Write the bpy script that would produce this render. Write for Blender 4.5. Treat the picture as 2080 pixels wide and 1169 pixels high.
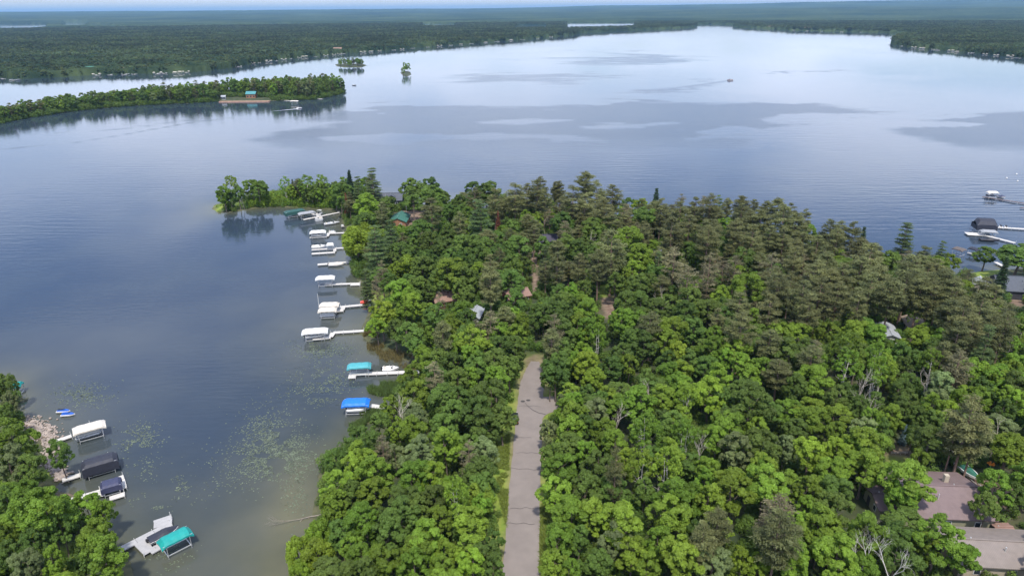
import bpy, math, random
import numpy as np
from mathutils import Vector, Matrix

for o in list(bpy.data.objects): bpy.data.objects.remove(o)
S = bpy.context.scene
C = S.collection
R_ = math.radians
rng = np.random.default_rng(7)
random.seed(7)

# ------------------------------------------------------------ camera
H = 90.0; FPX = 1387.0; PITCH = R_(22.11); ROLL = R_(0.44)
fwd = np.array([0, math.cos(PITCH), -math.sin(PITCH)])
r0 = np.array([1.0, 0, 0]); u0 = np.array([0, math.sin(PITCH), math.cos(PITCH)])
rgt = r0*math.cos(ROLL) - u0*math.sin(ROLL)
upv = u0*math.cos(ROLL) + r0*math.sin(ROLL)
cam = bpy.data.cameras.new('camera'); co = bpy.data.objects.new('camera', cam); C.objects.link(co)
cam.sensor_width = 36; cam.lens = FPX/2080*36
cam.clip_start = 1; cam.clip_end = 120000
M = Matrix(((rgt[0], upv[0], -fwd[0], 0), (rgt[1], upv[1], -fwd[1], 0), (rgt[2], upv[2], -fwd[2], H), (0, 0, 0, 1)))
co.matrix_world = M
S.camera = co

# ------------------------------------------------------------ sky, sun, exposure
SUN_EL, SUN_AZ = 62.0, 176.0        # degrees; azimuth measured from +Y towards +X
w = bpy.data.worlds.new("World"); S.world = w; w.use_nodes = True
nt = w.node_tree; nt.nodes.clear()
N = nt.nodes.new; L = nt.links.new
out = N('ShaderNodeOutputWorld'); bg = N('ShaderNodeBackground'); L(bg.outputs[0], out.inputs[0])
sky = N('ShaderNodeTexSky'); sky.sky_type = 'NISHITA'; sky.sun_disc = False
sky.sun_elevation = R_(SUN_EL); sky.sun_rotation = R_(SUN_AZ)
sky.air_density = 1.0; sky.dust_density = 0.6; sky.ozone_density = 1.5
tc = N('ShaderNodeTexCoord'); sp = N('ShaderNodeSeparateXYZ'); L(tc.outputs['Generated'], sp.inputs[0])
zc = N('ShaderNodeMath'); zc.operation = 'MAXIMUM'; L(sp.outputs[2], zc.inputs[0]); zc.inputs[1].default_value = 0.0
za = N('ShaderNodeMath'); za.operation = 'ADD'; L(zc.outputs[0], za.inputs[0]); za.inputs[1].default_value = 0.10
dx = N('ShaderNodeMath'); dx.operation = 'DIVIDE'; L(sp.outputs[0], dx.inputs[0]); L(za.outputs[0], dx.inputs[1])
dy = N('ShaderNodeMath'); dy.operation = 'DIVIDE'; L(sp.outputs[1], dy.inputs[0]); L(za.outputs[0], dy.inputs[1])
cb = N('ShaderNodeCombineXYZ'); L(dx.outputs[0], cb.inputs[0]); L(dy.outputs[0], cb.inputs[1])
ns = N('ShaderNodeTexNoise'); L(cb.outputs[0], ns.inputs['Vector']); ns.inputs['Scale'].default_value = 0.75
ns.inputs['Detail'].default_value = 5; ns.inputs['Roughness'].default_value = 0.5; ns.inputs['Distortion'].default_value = 0.4
cr = N('ShaderNodeMapRange'); L(ns.outputs['Fac'], cr.inputs['Value'])
cr.inputs['From Min'].default_value = 0.34; cr.inputs['From Max'].default_value = 0.60; cr.interpolation_type = 'SMOOTHSTEP'
# clouds are dense in the low sky and thin out overhead
el = N('ShaderNodeMapRange'); L(sp.outputs[2], el.inputs['Value'])
el.inputs['From Min'].default_value = 0.03; el.inputs['From Max'].default_value = 0.45
el.inputs['To Min'].default_value = 0.95; el.inputs['To Max'].default_value = 0.66
lo = N('ShaderNodeMapRange'); L(sp.outputs[2], lo.inputs['Value'])
lo.inputs['From Min'].default_value = 0.008; lo.inputs['From Max'].default_value = 0.045
cm = N('ShaderNodeMath'); cm.operation = 'MULTIPLY'; L(cr.outputs[0], cm.inputs[0]); L(el.outputs[0], cm.inputs[1])
cm2 = N('ShaderNodeMath'); cm2.operation = 'MULTIPLY'; L(cm.outputs[0], cm2.inputs[0]); L(lo.outputs[0], cm2.inputs[1])
mx = N('ShaderNodeMix'); mx.data_type = 'RGBA'
tint = N('ShaderNodeMix'); tint.data_type = 'RGBA'; tint.blend_type = 'MULTIPLY'; tint.inputs[0].default_value = 1
L(sky.outputs[0], tint.inputs[6]); tint.inputs[7].default_value = (0.98, 0.97, 1.14, 1)
L(cm2.outputs[0], mx.inputs[0]); L(tint.outputs[2], mx.inputs[6]); mx.inputs[7].default_value = (7.6, 8.2, 9.8, 1)
L(mx.outputs[2], bg.inputs[0]); bg.inputs[1].default_value = 0.12
sl = bpy.data.lights.new('sun', 'SUN'); sl.energy = 2.8; sl.angle = R_(4.0); sl.color = (1.0, 0.95, 0.87)
so = bpy.data.objects.new('sun', sl); C.objects.link(so)
sd = Vector((math.sin(R_(SUN_AZ))*math.cos(R_(SUN_EL)), math.cos(R_(SUN_AZ))*math.cos(R_(SUN_EL)), math.sin(R_(SUN_EL))))
so.rotation_euler = (-sd).to_track_quat('-Z', 'Y').to_euler()
S.view_settings.view_transform = 'Standard'; S.view_settings.look = 'None'
S.view_settings.exposure = 0.66; S.view_settings.gamma = 1.0
try: S.view_settings.use_curve_mapping = False
except Exception: pass
S.render.engine = 'CYCLES'
S.cycles.volume_bounces = 0
S.cycles.max_bounces = 5; S.cycles.diffuse_bounces = 2; S.cycles.transparent_max_bounces = 8

# ------------------------------------------------------------ geometry helpers
def P(px, py, z=0.0):
    d = fwd*FPX + rgt*(px-1040.0) - upv*(py-584.5)
    t = (z-H)/d[2]
    return np.array([d[0]*t, d[1]*t, z])
def proj(x, y, z):
    x = np.asarray(x, float); y = np.asarray(y, float); z = np.asarray(z, float)-H
    a = x*rgt[0]+y*rgt[1]+z*rgt[2]; b = x*upv[0]+y*upv[1]+z*upv[2]; c = x*fwd[0]+y*fwd[1]+z*fwd[2]
    c = np.maximum(c, 1e-3)
    return 1040+FPX*a/c, 584.5-FPX*b/c, c
def depth(p): return float(np.dot(np.array(p)-np.array([0, 0, H]), fwd))

class MB:
    def __init__(s): s.v = []; s.f = []
    def box(s, cx, cy, cz, sx, sy, sz, rot=0.0):
        n = len(s.v); c, q = math.cos(rot), math.sin(rot)
        for dz in (-.5, .5):
            for dx, dy in ((-.5, -.5), (.5, -.5), (.5, .5), (-.5, .5)):
                x, y = dx*sx, dy*sy
                s.v.append((cx+x*c-y*q, cy+x*q+y*c, cz+dz*sz))
        for f in ((3, 2, 1, 0), (4, 5, 6, 7), (0, 1, 5, 4), (1, 2, 6, 5), (2, 3, 7, 6), (3, 0, 4, 7)):
            s.f.append(tuple(n+i for i in f))
        return s
    def tube(s, pts, rad, seg=6, cap=True):
        pts = [np.array(p, float) for p in pts]
        if not hasattr(rad, '__len__'): rad = [rad]*len(pts)
        n0 = len(s.v)
        for i, p in enumerate(pts):
            t = pts[min(i+1, len(pts)-1)]-pts[max(i-1, 0)]
            t = t/(np.linalg.norm(t)+1e-9)
            a = np.cross(t, [0, 0, 1.0]) if abs(t[2]) < .9 else np.cross(t, [1.0, 0, 0])
            a /= np.linalg.norm(a)+1e-9; b = np.cross(t, a)
            for k in range(seg):
                th = 2*math.pi*k/seg
                s.v.append(tuple(p+(a*math.cos(th)+b*math.sin(th))*rad[i]))
        for i in range(len(pts)-1):
            for k in range(seg):
                k2 = (k+1) % seg
                s.f.append((n0+i*seg+k, n0+i*seg+k2, n0+(i+1)*seg+k2, n0+(i+1)*seg+k))
        if cap:
            s.f.append(tuple(n0+k for k in range(seg))[::-1])
            m = n0+(len(pts)-1)*seg
            s.f.append(tuple(m+k for k in range(seg)))
        return s
    def loft(s, rings, closed=True, cap=True):
        n0 = len(s.v); m = len(rings[0])
        for r in rings: s.v.extend([tuple(p) for p in r])
        for i in range(len(rings)-1):
            for k in range(m if closed else m-1):
                k2 = (k+1) % m
                s.f.append((n0+i*m+k, n0+i*m+k2, n0+(i+1)*m+k2, n0+(i+1)*m+k))
        if cap and closed:
            s.f.append(tuple(n0+k for k in range(m))[::-1])
            q = n0+(len(rings)-1)*m
            s.f.append(tuple(q+k for k in range(m)))
        return s
    def poly(s, pts):
        n = len(s.v); s.v.extend([tuple(p) for p in pts]); s.f.append(tuple(range(n, n+len(pts)))); return s
    def build(s, name, m, parent=None, loc=None, rz=0, smooth=False):
        me = bpy.data.meshes.new(name); me.from_pydata(s.v, [], s.f); me.update()
        if m: me.materials.append(m)
        if smooth: me.polygons.foreach_set('use_smooth', [True]*len(me.polygons))
        o = bpy.data.objects.new(name, me); C.objects.link(o)
        if parent: o.parent = parent
        if loc is not None: o.location = tuple(loc)
        o.rotation_euler.z = rz
        return o
def empty(name, loc, rz=0):
    o = bpy.data.objects.new(name, None); C.objects.link(o); o.location = tuple(loc); o.rotation_euler.z = rz
    o.empty_display_size = .5
    return o
def tag(o, label=None, cat=None, group=None, kind=None):
    if label: o['label'] = label
    if cat: o['category'] = cat
    if group: o['group'] = group
    if kind: o['kind'] = kind
    return o
def np_mesh(name, V, F, m, attrs=None, smooth=False):
    """V (n,3); F (k,4) or (k,3)"""
    me = bpy.data.meshes.new(name)
    V = np.asarray(V, np.float32); F = np.asarray(F, np.int32); q = F.shape[1]
    me.vertices.add(len(V)); me.vertices.foreach_set('co', V.ravel())
    me.loops.add(F.size); me.loops.foreach_set('vertex_index', F.ravel())
    me.polygons.add(len(F)); me.polygons.foreach_set('loop_start', np.arange(0, F.size, q, dtype=np.int32))
    if smooth: me.polygons.foreach_set('use_smooth', np.ones(len(F), bool))
    me.update(calc_edges=True); me.validate()
    for k, a in (attrs or {}).items():
        at = me.attributes.new(k, 'FLOAT', 'POINT'); at.data.foreach_set('value', np.asarray(a, np.float32))
    if m: me.materials.append(m)
    return me
def obj(name, me, parent=None, loc=None):
    o = bpy.data.objects.new(name, me); C.objects.link(o)
    if parent: o.parent = parent
    if loc is not None: o.location = tuple(loc)
    return o

# ------------------------------------------------------------ materials
def base_mat(name):
    m = bpy.data.materials.new(name); m.use_nodes = True
    t = m.node_tree; b = t.nodes['Principled BSDF']
    return m, t, b
def plain(name, col, rough=.6, metal=0, var=.12, scale=2.0, bump=0.0, spec=.4):
    m, t, b = base_mat(name); n = t.nodes.new; l = t.links.new
    tcn = n('ShaderNodeTexCoord'); nz = n('ShaderNodeTexNoise'); nz.inputs['Scale'].default_value = scale
    nz.inputs['Detail'].default_value = 4
    l(tcn.outputs['Object'], nz.inputs['Vector'])
    r = n('ShaderNodeValToRGB'); l(nz.outputs['Fac'], r.inputs[0])
    c = np.array(col)
    r.color_ramp.elements[0].position = .3; r.color_ramp.elements[1].position = .7
    r.color_ramp.elements[0].color = (*np.clip(c*(1-var), 0, 1), 1); r.color_ramp.elements[1].color = (*np.clip(c*(1+var), 0, 1), 1)
    l(r.outputs[0], b.inputs['Base Color'])
    b.inputs['Roughness'].default_value = rough; b.inputs['Metallic'].default_value = metal
    b.inputs['Specular IOR Level'].default_value = spec
    if bump:
        bp = n('ShaderNodeBump'); bp.inputs['Strength'].default_value = bump; l(nz.outputs['Fac'], bp.inputs['Height']); l(bp.outputs[0], b.inputs['Normal'])
    return m
def leaf_mat(name, col, hv=.014, vv=.26, transl=.38):
    m = bpy.data.materials.new(name); m.use_nodes = True; t = m.node_tree; t.nodes.clear(); n = t.nodes.new; l = t.links.new
    o = n('ShaderNodeOutputMaterial'); mix = n('ShaderNodeMixShader'); d = n('ShaderNodeBsdfPrincipled'); tr = n('ShaderNodeBsdfTranslucent')
    d.inputs['Roughness'].default_value = .55; d.inputs['Specular IOR Level'].default_value = .25
    l(d.outputs[0], mix.inputs[1]); l(tr.outputs[0], mix.inputs[2]); mix.inputs[0].default_value = transl; l(mix.outputs[0], o.inputs[0])
    oi = n('ShaderNodeObjectInfo'); at = n('ShaderNodeAttribute'); at.attribute_name = 'tint'
    hs = n('ShaderNodeHueSaturation'); hs.inputs['Color'].default_value = (*col, 1)
    mh = n('ShaderNodeMapRange'); l(oi.outputs['Random'], mh.inputs['Value']); mh.inputs['To Min'].default_value = .5-hv; mh.inputs['To Max'].default_value = .5+hv
    l(mh.outputs[0], hs.inputs['Hue'])
    ml = n('ShaderNodeMath'); ml.operation = 'MULTIPLY'; l(oi.outputs['Random'], ml.inputs[0]); ml.inputs[1].default_value = 7.31
    fr = n('ShaderNodeMath'); fr.operation = 'FRACT'; l(ml.outputs[0], fr.inputs[0])
    mv = n('ShaderNodeMapRange'); l(fr.outputs[0], mv.inputs['Value']); mv.inputs['To Min'].default_value = 1-vv; mv.inputs['To Max'].default_value = 1+vv
    mm = n('ShaderNodeMath'); mm.operation = 'MULTIPLY'; l(mv.outputs[0], mm.inputs[0]); l(at.outputs['Fac'], mm.inputs[1])
    last = mm.outputs[0]
    if name == 'leaf_far_green':
        ge = n('ShaderNodeNewGeometry'); sn = n('ShaderNodeTexNoise'); sn.inputs['Scale'].default_value = .006; sn.inputs['Detail'].default_value = 4; l(ge.outputs['Position'], sn.inputs['Vector'])
        sr = n('ShaderNodeMapRange'); l(sn.outputs['Fac'], sr.inputs['Value']); sr.inputs['From Min'].default_value = .35; sr.inputs['From Max'].default_value = .65; sr.inputs['To Min'].default_value = .55; sr.inputs['To Max'].default_value = 1.35
        m3 = n('ShaderNodeMath'); m3.operation = 'MULTIPLY'; l(last, m3.inputs[0]); l(sr.outputs[0], m3.inputs[1]); last = m3.outputs[0]
    l(last, hs.inputs['Value'])
    l(hs.outputs[0], d.inputs['Base Color'])
    hs2 = n('ShaderNodeHueSaturation'); l(hs.outputs[0], hs2.inputs['Color']); hs2.inputs['Hue'].default_value = .485; hs2.inputs['Value'].default_value = 1.25
    l(hs2.outputs[0], tr.inputs['Color'])
    return m
LM = dict(
    o=leaf_mat('leaf_dark_green', (.116, .184, .034)),
    g=leaf_mat('leaf_fresh_green', (.168, .264, .030)),
    y=leaf_mat('leaf_yellow_green', (.190, .275, .028)),
    v=leaf_mat('leaf_pale_green', (.200, .255, .095)),
    l=leaf_mat('leaf_willow', (.190, .290, .030), vv=.15),
    p=leaf_mat('needle_olive', (.165, .178, .068), hv=.012),
    w=leaf_mat('needle_green', (.115, .165, .055), hv=.012),
    s=leaf_mat('needle_dark', (.045, .085, .032), hv=.02),
    q=leaf_mat('needle_tan', (.215, .200, .105), hv=.012),
    r=leaf_mat('needle_rust', (.220, .090, .045), hv=.01, vv=.15),
    u=leaf_mat('needle_blue', (.150, .220, .230), hv=.01, vv=.1),
    far=leaf_mat('leaf_far_green', (.090, .122, .046), hv=.03, vv=.4),
)
bark = plain('bark_grey_brown', (.16, .125, .10), .9, var=.3, scale=3)
bark_pine = plain('bark_pine', (.24, .16, .12), .9, var=.3, scale=3)
bark_birch = plain('bark_birch', (.62, .58, .52), .8, var=.2, scale=5)
bark_dead = plain('dead_wood', (.50, .44, .37), .85, var=.2, scale=4)
white = plain('white_vinyl', (.72, .71, .68), .5, var=.06)
cream = plain('cream_fabric', (.66, .60, .51), .7, var=.06)
teal = plain('teal_fabric', (.012, .30, .27), .6, var=.08)
teal2 = plain('faded_teal_fabric', (.07, .34, .37), .6, var=.08)
blue = plain('blue_fabric', (.012, .17, .62), .55, var=.06)
black = plain('black_fabric', (.030, .033, .048), .6, var=.15)
navy = plain('navy_fabric', (.045, .05, .10), .6, var=.12)
dkgreen = plain('dark_green_fabric', (.03, .09, .08), .5, var=.1)
grey = plain('grey_fabric', (.30, .31, .32), .6, var=.1)
alu = plain('aluminium', (.62, .62, .61), .4, metal=.5, var=.05)
red = plain('red_plastic', (.65, .05, .03), .4, var=.05)
jetblue = plain('blue_plastic', (.03, .12, .5), .35, var=.05)
dark = plain('dark_plastic', (.03, .03, .035), .4, var=.1)
glassm = plain('dark_glass', (.03, .04, .05), .1, var=.1, spec=.8)
shed = plain('brown_boards', (.09, .06, .05), .8)
carp = plain('car_paint', (.02, .024, .022), .25, var=.05, spec=.7)

def plank_mat(name, col, freq=3.5):
    m, t, b = base_mat(name); n = t.nodes.new; l = t.links.new
    tcn = n('ShaderNodeTexCoord'); wv = n('ShaderNodeTexWave'); wv.wave_type = 'BANDS'; wv.bands_direction = 'X'
    wv.inputs['Scale'].default_value = freq; l(tcn.outputs['Object'], wv.inputs['Vector'])
    nz = n('ShaderNodeTexNoise'); nz.inputs['Scale'].default_value = 1.2; l(tcn.outputs['Object'], nz.inputs['Vector'])
    a = n('ShaderNodeMapRange'); l(wv.outputs['Fac'], a.inputs['Value']); a.inputs['From Min'].default_value = 0; a.inputs['From Max'].default_value = .25
    a.inputs['To Min'].default_value = .72; a.inputs['To Max'].default_value = 1
    mb = n('ShaderNodeMapRange'); l(nz.outputs['Fac'], mb.inputs['Value']); mb.inputs['To Min'].default_value = .8; mb.inputs['To Max'].default_value = 1.2
    mu = n('ShaderNodeMath'); mu.operation = 'MULTIPLY'; l(a.outputs[0], mu.inputs[0]); l(mb.outputs[0], mu.inputs[1])
    mi = n('ShaderNodeMix'); mi.data_type = 'RGBA'; mi.blend_type = 'MULTIPLY'; mi.inputs[0].default_value = 1
    mi.inputs[6].default_value = (*col, 1); l(mu.outputs[0], mi.inputs[7]); l(mi.outputs[2], b.inputs['Base Color'])
    bp = n('ShaderNodeBump'); bp.inputs['Strength'].default_value = .3; bp.inputs['Distance'].default_value = .02; l(wv.outputs['Fac'], bp.inputs['Height']); l(bp.outputs[0], b.inputs['Normal'])
    b.inputs['Roughness'].default_value = .7
    return m
deckw = plank_mat('deck_pale', (.62, .59, .54))
deckg = plank_mat('deck_grey', (.42, .41, .40))
roof_m = {
    'slate': plank_mat('roof_slate', (.085, .095, .115), 2.0),
    'green': plank_mat('roof_green_metal', (.05, .17, .13), 2.0),
    'teal': plank_mat('roof_teal_metal', (.07, .26, .27), 2.0),
    'brown': plank_mat('roof_brown', (.28, .17, .13), 2.2),
    'mauve': plank_mat('roof_mauve_shingle', (.20, .145, .138), 2.4),
    'taupe': plank_mat('roof_taupe_metal', (.235, .195, .168), 1.1),
    'grey': plank_mat('roof_pale_grey', (.36, .38, .40), 2.0),
    'dark': plank_mat('roof_dark_purple', (.055, .05, .075), 2.0),
    'tan': plank_mat('roof_tan', (.45, .36, .28), 2.0)}
wall_m = {
    'log': plank_mat('wall_log', (.30, .15, .08), 1.5),
    'olive': plank_mat('wall_olive_siding', (.30, .29, .19), 2.0),
    'tan': plank_mat('wall_tan_siding', (.48, .41, .31), 2.0),
    'dark': plank_mat('wall_dark_siding', (.05, .05, .06), 2.0),
    'white': plank_mat('wall_white_siding', (.65, .64, .6), 2.0),
    'red': plank_mat('wall_red_siding', (.25, .06, .045), 2.0)}

# ------------------------------------------------------------ shore polygons (traced on the water plane)
PEN = [(600, 1900), (560, 1500), (590, 1260), (625, 1150), (640, 1060), (632, 1020), (650, 960), (672, 915), (700, 895), (715, 870),
       (760, 850), (785, 838), (800, 815), (805, 790), (850, 765), (858, 748), (830, 735), (790, 720), (752, 712), (745, 695),
       (732, 676), (738, 655), (752, 622), (748, 604), (738, 590), (733, 575), (722, 556), (716, 540), (712, 512), (712, 485),
       (712, 470), (700, 458), (692, 447), (690, 432), (672, 425), (640, 424), (600, 421), (560, 420), (515, 424), (470, 431),
       (440, 433), (433, 425), (436, 416), (470, 408), (540, 402), (620, 398), (700, 396), (760, 398), (850, 414), (940, 424),
       (1060, 433), (1200, 444), (1350, 460), (1480, 474), (1600, 495), (1680, 520), (1760, 548), (1850, 572), (1930, 562),
       (1960, 556), (1985, 552), (2030, 547), (2080, 543), (2300, 530), (3300, 600), (3300, 1900)]
LFT = [(-900, 800), (-300, 760), (0, 770), (28, 782), (38, 800), (34, 830), (40, 852), (70, 862), (96, 885), (106, 915), (104, 940),
       (120, 962), (127, 975), (98, 990), (110, 1000), (143, 1012), (160, 1030), (178, 1060), (205, 1090), (242, 1112), (262, 1150), (300, 1300), (330, 1900), (-900, 1900)]
MIDP = [(-1200, 330), (-300, 285), (-60, 262), (0, 251), (60, 239), (150, 226), (230, 218), (300, 213), (380, 210), (450, 206), (560, 205), (640, 202),
        (680, 194), (699, 187), (702, 183), (690, 180), (600, 186), (500, 191), (400, 197), (300, 203), (200, 212), (100, 224), (0, 239), (-300, 268), (-1200, 310)]
ISL1 = [(680, 131), (700, 127), (735, 129), (746, 133), (735, 137), (700, 137), (684, 135)]
ISL2 = [(813, 148), (822, 144), (834, 146), (836, 152), (828, 155), (818, 154)]
def wpoly(p): return np.array([P(x, y, 0)[:2] for x, y in p])
POLYS = [wpoly(p) for p in (PEN, LFT, MIDP, ISL1, ISL2)]
def inside(poly, x, y):
    r = np.zeros(x.shape, bool); n = len(poly)
    for i in range(n):
        x1, y1 = poly[i]; x2, y2 = poly[(i+1) % n]
        c = ((y1 > y) != (y2 > y)) & (x < (x2-x1)*(y-y1)/(y2-y1+1e-12)+x1)
        r ^= c
    return r
def segdist(poly, x, y, closed=True):
    d = np.full(x.shape, 1e9)
    n = len(poly)
    for i in range(n if closed else n-1):
        a = poly[i]; b = poly[(i+1) % n]; e = b-a; L2 = e@e+1e-9
        t = np.clip(((x-a[0])*e[0]+(y-a[1])*e[1])/L2, 0, 1)
        d = np.minimum(d, (x-a[0]-t*e[0])**2+(y-a[1]-t*e[1])**2)
    return np.sqrt(d)
def sdist(x, y, polys=None):
    """positive inside land"""
    best = np.full(x.shape, -1e9)
    for p in (polys or POLYS):
        d = segdist(p, x, y); i = inside(p, x, y)
        best = np.maximum(best, np.where(i, d, -d))
    return best
def vnoise(x, y, s, seed=0):
    r = np.random.default_rng(seed); T = r.random((256, 256))
    x = x/s; y = y/s; xi = np.floor(x).astype(int); yi = np.floor(y).astype(int); fx = x-xi; fy = y-yi
    fx = fx*fx*(3-2*fx); fy = fy*fy*(3-2*fy)
    g = lambda a, b: T[a % 256, b % 256]
    return (g(xi, yi)*(1-fx)+g(xi+1, yi)*fx)*(1-fy)+(g(xi, yi+1)*(1-fx)+g(xi+1, yi+1)*fx)*fy
def fbm(x, y, s, seed=0, o=4):
    v = 0; a = .5; t = 0
    for k in range(o): v = v+a*vnoise(x, y, s, seed+k); t += a; a *= .5; s *= .5
    return v/t
def gheight(x, y):
    x = np.asarray(x, float); y = np.asarray(y, float)
    d = sdist(x, y)+(fbm(x, y, 7, 3)-.5)*3.0
    h = np.where(d > 0, 1-np.exp(-d/3.0), np.maximum(d*.35, -3))
    return h*.9+np.where(d > 0, np.minimum(d/60, 1)*fbm(x, y, 45, 5)*2.2, 0)
def gz(x, y): return float(gheight(np.array([x]), np.array([y]))[0])

# ------------------------------------------------------------ clear areas on the ground (lawns, drives, yards)
LAWN = [[(985, 905), (1042, 880), (1036, 1000), (1030, 1085), (1000, 1010)], [(1100, 990), (1128, 990), (1130, 1080), (1130, 1175), (1092, 1175)],
        [(748, 592), (800, 590), (815, 615), (770, 625), (752, 612)], [(1972, 546), (2030, 546), (2040, 572), (1980, 575)],
        [(60, 965), (125, 955), (122, 980), (90, 985)], [(435, 418), (500, 412), (520, 422), (440, 430)], [(1195, 590), (1240, 590), (1235, 620), (1210, 618)],
        [(1790, 935), (1850, 935), (1850, 965), (1800, 965)], [(110, 1125), (160, 1120), (150, 1165), (110, 1169)]]
DIRT = [[(1958, 985), (1990, 985), (2060, 1000), (2070, 1060), (1975, 1062)],
        [(815, 432), (870, 432), (875, 462), (815, 470)], [(1216, 615), (1250, 615), (1262, 660), (1225, 662)],
        [(1795, 918), (1852, 918), (1852, 937), (1795, 937)], [(45, 855), (80, 858), (100, 895), (80, 900), (50, 880)],
        [(1078, 520), (1096, 520), (1098, 600), (1078, 600)], [(2045, 600), (2080, 610), (2080, 640), (2050, 625)], [(95, 975), (125, 985), (130, 1010), (100, 1000)]]
LAWNW = [wpoly(p) for p in LAWN]; DIRTW = [wpoly(p) for p in DIRT]
ROADC = np.array([P(x, y, 0)[:2] for x, y in ((1050, 1500), (1058.5, 1169), (1066, 1000), (1072.5, 900), (1077, 830), (1080, 790), (1084, 760), (1087, 742))])
RW = 6.15

# ------------------------------------------------------------ terrain mesh near
def land_material():
    m, t, b = base_mat('woodland_ground'); n = t.nodes.new; l = t.links.new
    tcn = n('ShaderNodeTexCoord'); nz = n('ShaderNodeTexNoise'); nz.inputs['Scale'].default_value = .25; nz.inputs['Detail'].default_value = 8
    l(tcn.outputs['Object'], nz.inputs['Vector'])
    r = n('ShaderNodeValToRGB'); l(nz.outputs['Fac'], r.inputs[0]); e = r.color_ramp.elements
    e[0].position = .38; e[0].color = (.030, .048, .016, 1); e[1].position = .62; e[1].color = (.07, .075, .03, 1)
    g = n('ShaderNodeTexNoise'); g.inputs['Scale'].default_value = .5; g.inputs['Detail'].default_value = 8; l(tcn.outputs['Object'], g.inputs['Vector'])
    gr = n('ShaderNodeValToRGB'); l(g.outputs['Fac'], gr.inputs[0]); e = gr.color_ramp.elements
    e[0].position = .35; e[0].color = (.15, .23, .022, 1); e[1].position = .68; e[1].color = (.25, .28, .05, 1)
    dr = n('ShaderNodeValToRGB'); l(g.outputs['Fac'], dr.inputs[0]); e = dr.color_ramp.elements
    e[0].position = .35; e[0].color = (.15, .095, .07, 1); e[1].position = .68; e[1].color = (.27, .20, .14, 1)
    sr = n('ShaderNodeValToRGB'); l(g.outputs['Fac'], sr.inputs[0]); e = sr.color_ramp.elements
    e[0].position = .3; e[0].color = (.05, .06, .025, 1); e[1].position = .7; e[1].color = (.13, .12, .06, 1)
    prev = r.outputs[0]
    for nm, c in (('shore', sr), ('lawn', gr), ('dirt', dr)):
        a = n('ShaderNodeAttribute'); a.attribute_name = nm; mi = n('ShaderNodeMix'); mi.data_type = 'RGBA'
        l(a.outputs['Fac'], mi.inputs[0]); l(prev, mi.inputs[6]); l(c.outputs[0], mi.inputs[7]); prev = mi.outputs[2]
    l(prev, b.inputs['Base Color']); b.inputs['Roughness'].default_value = .95
    bp = n('ShaderNodeBump'); bp.inputs['Strength'].default_value = .6; bp.inputs['Distance'].default_value = .3; l(nz.outputs['Fac'], bp.inputs['Height']); l(bp.outputs[0], b.inputs['Normal'])
    return m
gm = land_material()
def grid_land(name, x0, x1, y0, y1, st, polys):
    xs = np.arange(x0, x1+st, st); ys = np.arange(y0, y1+st, st)
    X, Y = np.meshgrid(xs, ys); x = X.ravel(); y = Y.ravel()
    z = gheight(x, y)
    d = sdist(x, y, polys)
    nx = len(xs); ny = len(ys)
    i = np.arange((ny-1)*(nx-1)); a = (i//(nx-1))*nx+i % (nx-1)
    F = np.stack([a, a+1, a+nx+1, a+nx], 1)
    F = F[(d[F] > -8).any(1)]
    used = np.unique(F); mp = np.full(len(x), -1); mp[used] = np.arange(len(used))
    def soft(ps, wd=1.5):
        v = np.zeros(len(x))
        for p in ps:
            dd = segdist(p, x, y); ii = inside(p, x, y); s = np.where(ii, dd, -dd)+(fbm(x, y, 5, 11)-.5)*5
            v = np.maximum(v, np.clip(s/wd+.5, 0, 1))
        return v
    rd = segdist(ROADC, x, y, closed=False)
    lawn = soft(LAWNW); dirt = soft(DIRTW)
    lawn = np.maximum(lawn, np.clip((6.2+2.5*fbm(x, y, 6, 9)-rd)/1.5, 0, 1)*.85*np.clip((172-y)/10, 0, 1))
    dirt = np.maximum(dirt, np.clip((3.7-rd)/.5, 0, 1)*.7)
    shore = np.clip((2.0-d)/1.5, 0, 1)*(1 if polys is POLYS or st < 3 else .5)
    me = np_mesh(name, np.stack([x, y, z], 1)[used], mp[F], gm, dict(lawn=lawn[used], dirt=dirt[used], shore=shore[used]), smooth=True)
    o = obj(name, me); tag(o, kind='structure'); return o
grid_land('woodland_ground', -240, 420, -60, 460, 2.0, POLYS[:2])
grid_land('peninsula_ground', -900, -190, 520, 900, 4.0, POLYS[2:3])
grid_land('island_ground', -420, -120, 900, 1320, 4.0, POLYS[3:])

# ------------------------------------------------------------ far land canopy, polar sheet to the horizon
FAR = [(-3500, 330), (-800, 178), (0, 157), (40, 160), (100, 158), (200, 152), (300, 150), (400, 146), (470, 138), (510, 130), (560, 122), (640, 114), (700, 109),
       (780, 103), (850, 97), (1000, 85), (1100, 77), (1165, 71.5), (1185, 67), (1235, 64.5), (1292, 61.5), (1330, 60), (1380, 57.5), (1405, 56), (1416, 53), (1410, 50),
       (1440, 49), (1495, 50.5), (1490, 54), (1520, 56.5), (1590, 60), (1600, 61.5), (1700, 64), (1790, 66), (1850, 69), (1852, 72), (1825, 77), (1811, 85), (1812, 90),
       (1850, 96), (1900, 101), (1960, 106), (2030, 113), (2080, 118), (2400, 150), (5200, 420), (5200, -300), (-3500, -300)]
HOLES = [[(1152, 46.5), (1288, 46), (1290, 57.5), (1210, 60), (1150, 61)], [(-300, 48), (95, 49), (95, 57), (60, 60), (-300, 63)], [(130, 46), (178, 46.5), (172, 54), (128, 55)],
         [(180, 50), (225, 50), (225, 54), (180, 54)], [(858, 49), (925, 49), (925, 57), (858, 57)], [(1050, 52), (1112, 52), (1110, 61), (1045, 62)], [(548, 48), (610, 48), (610, 52), (548, 52)]]
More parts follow.
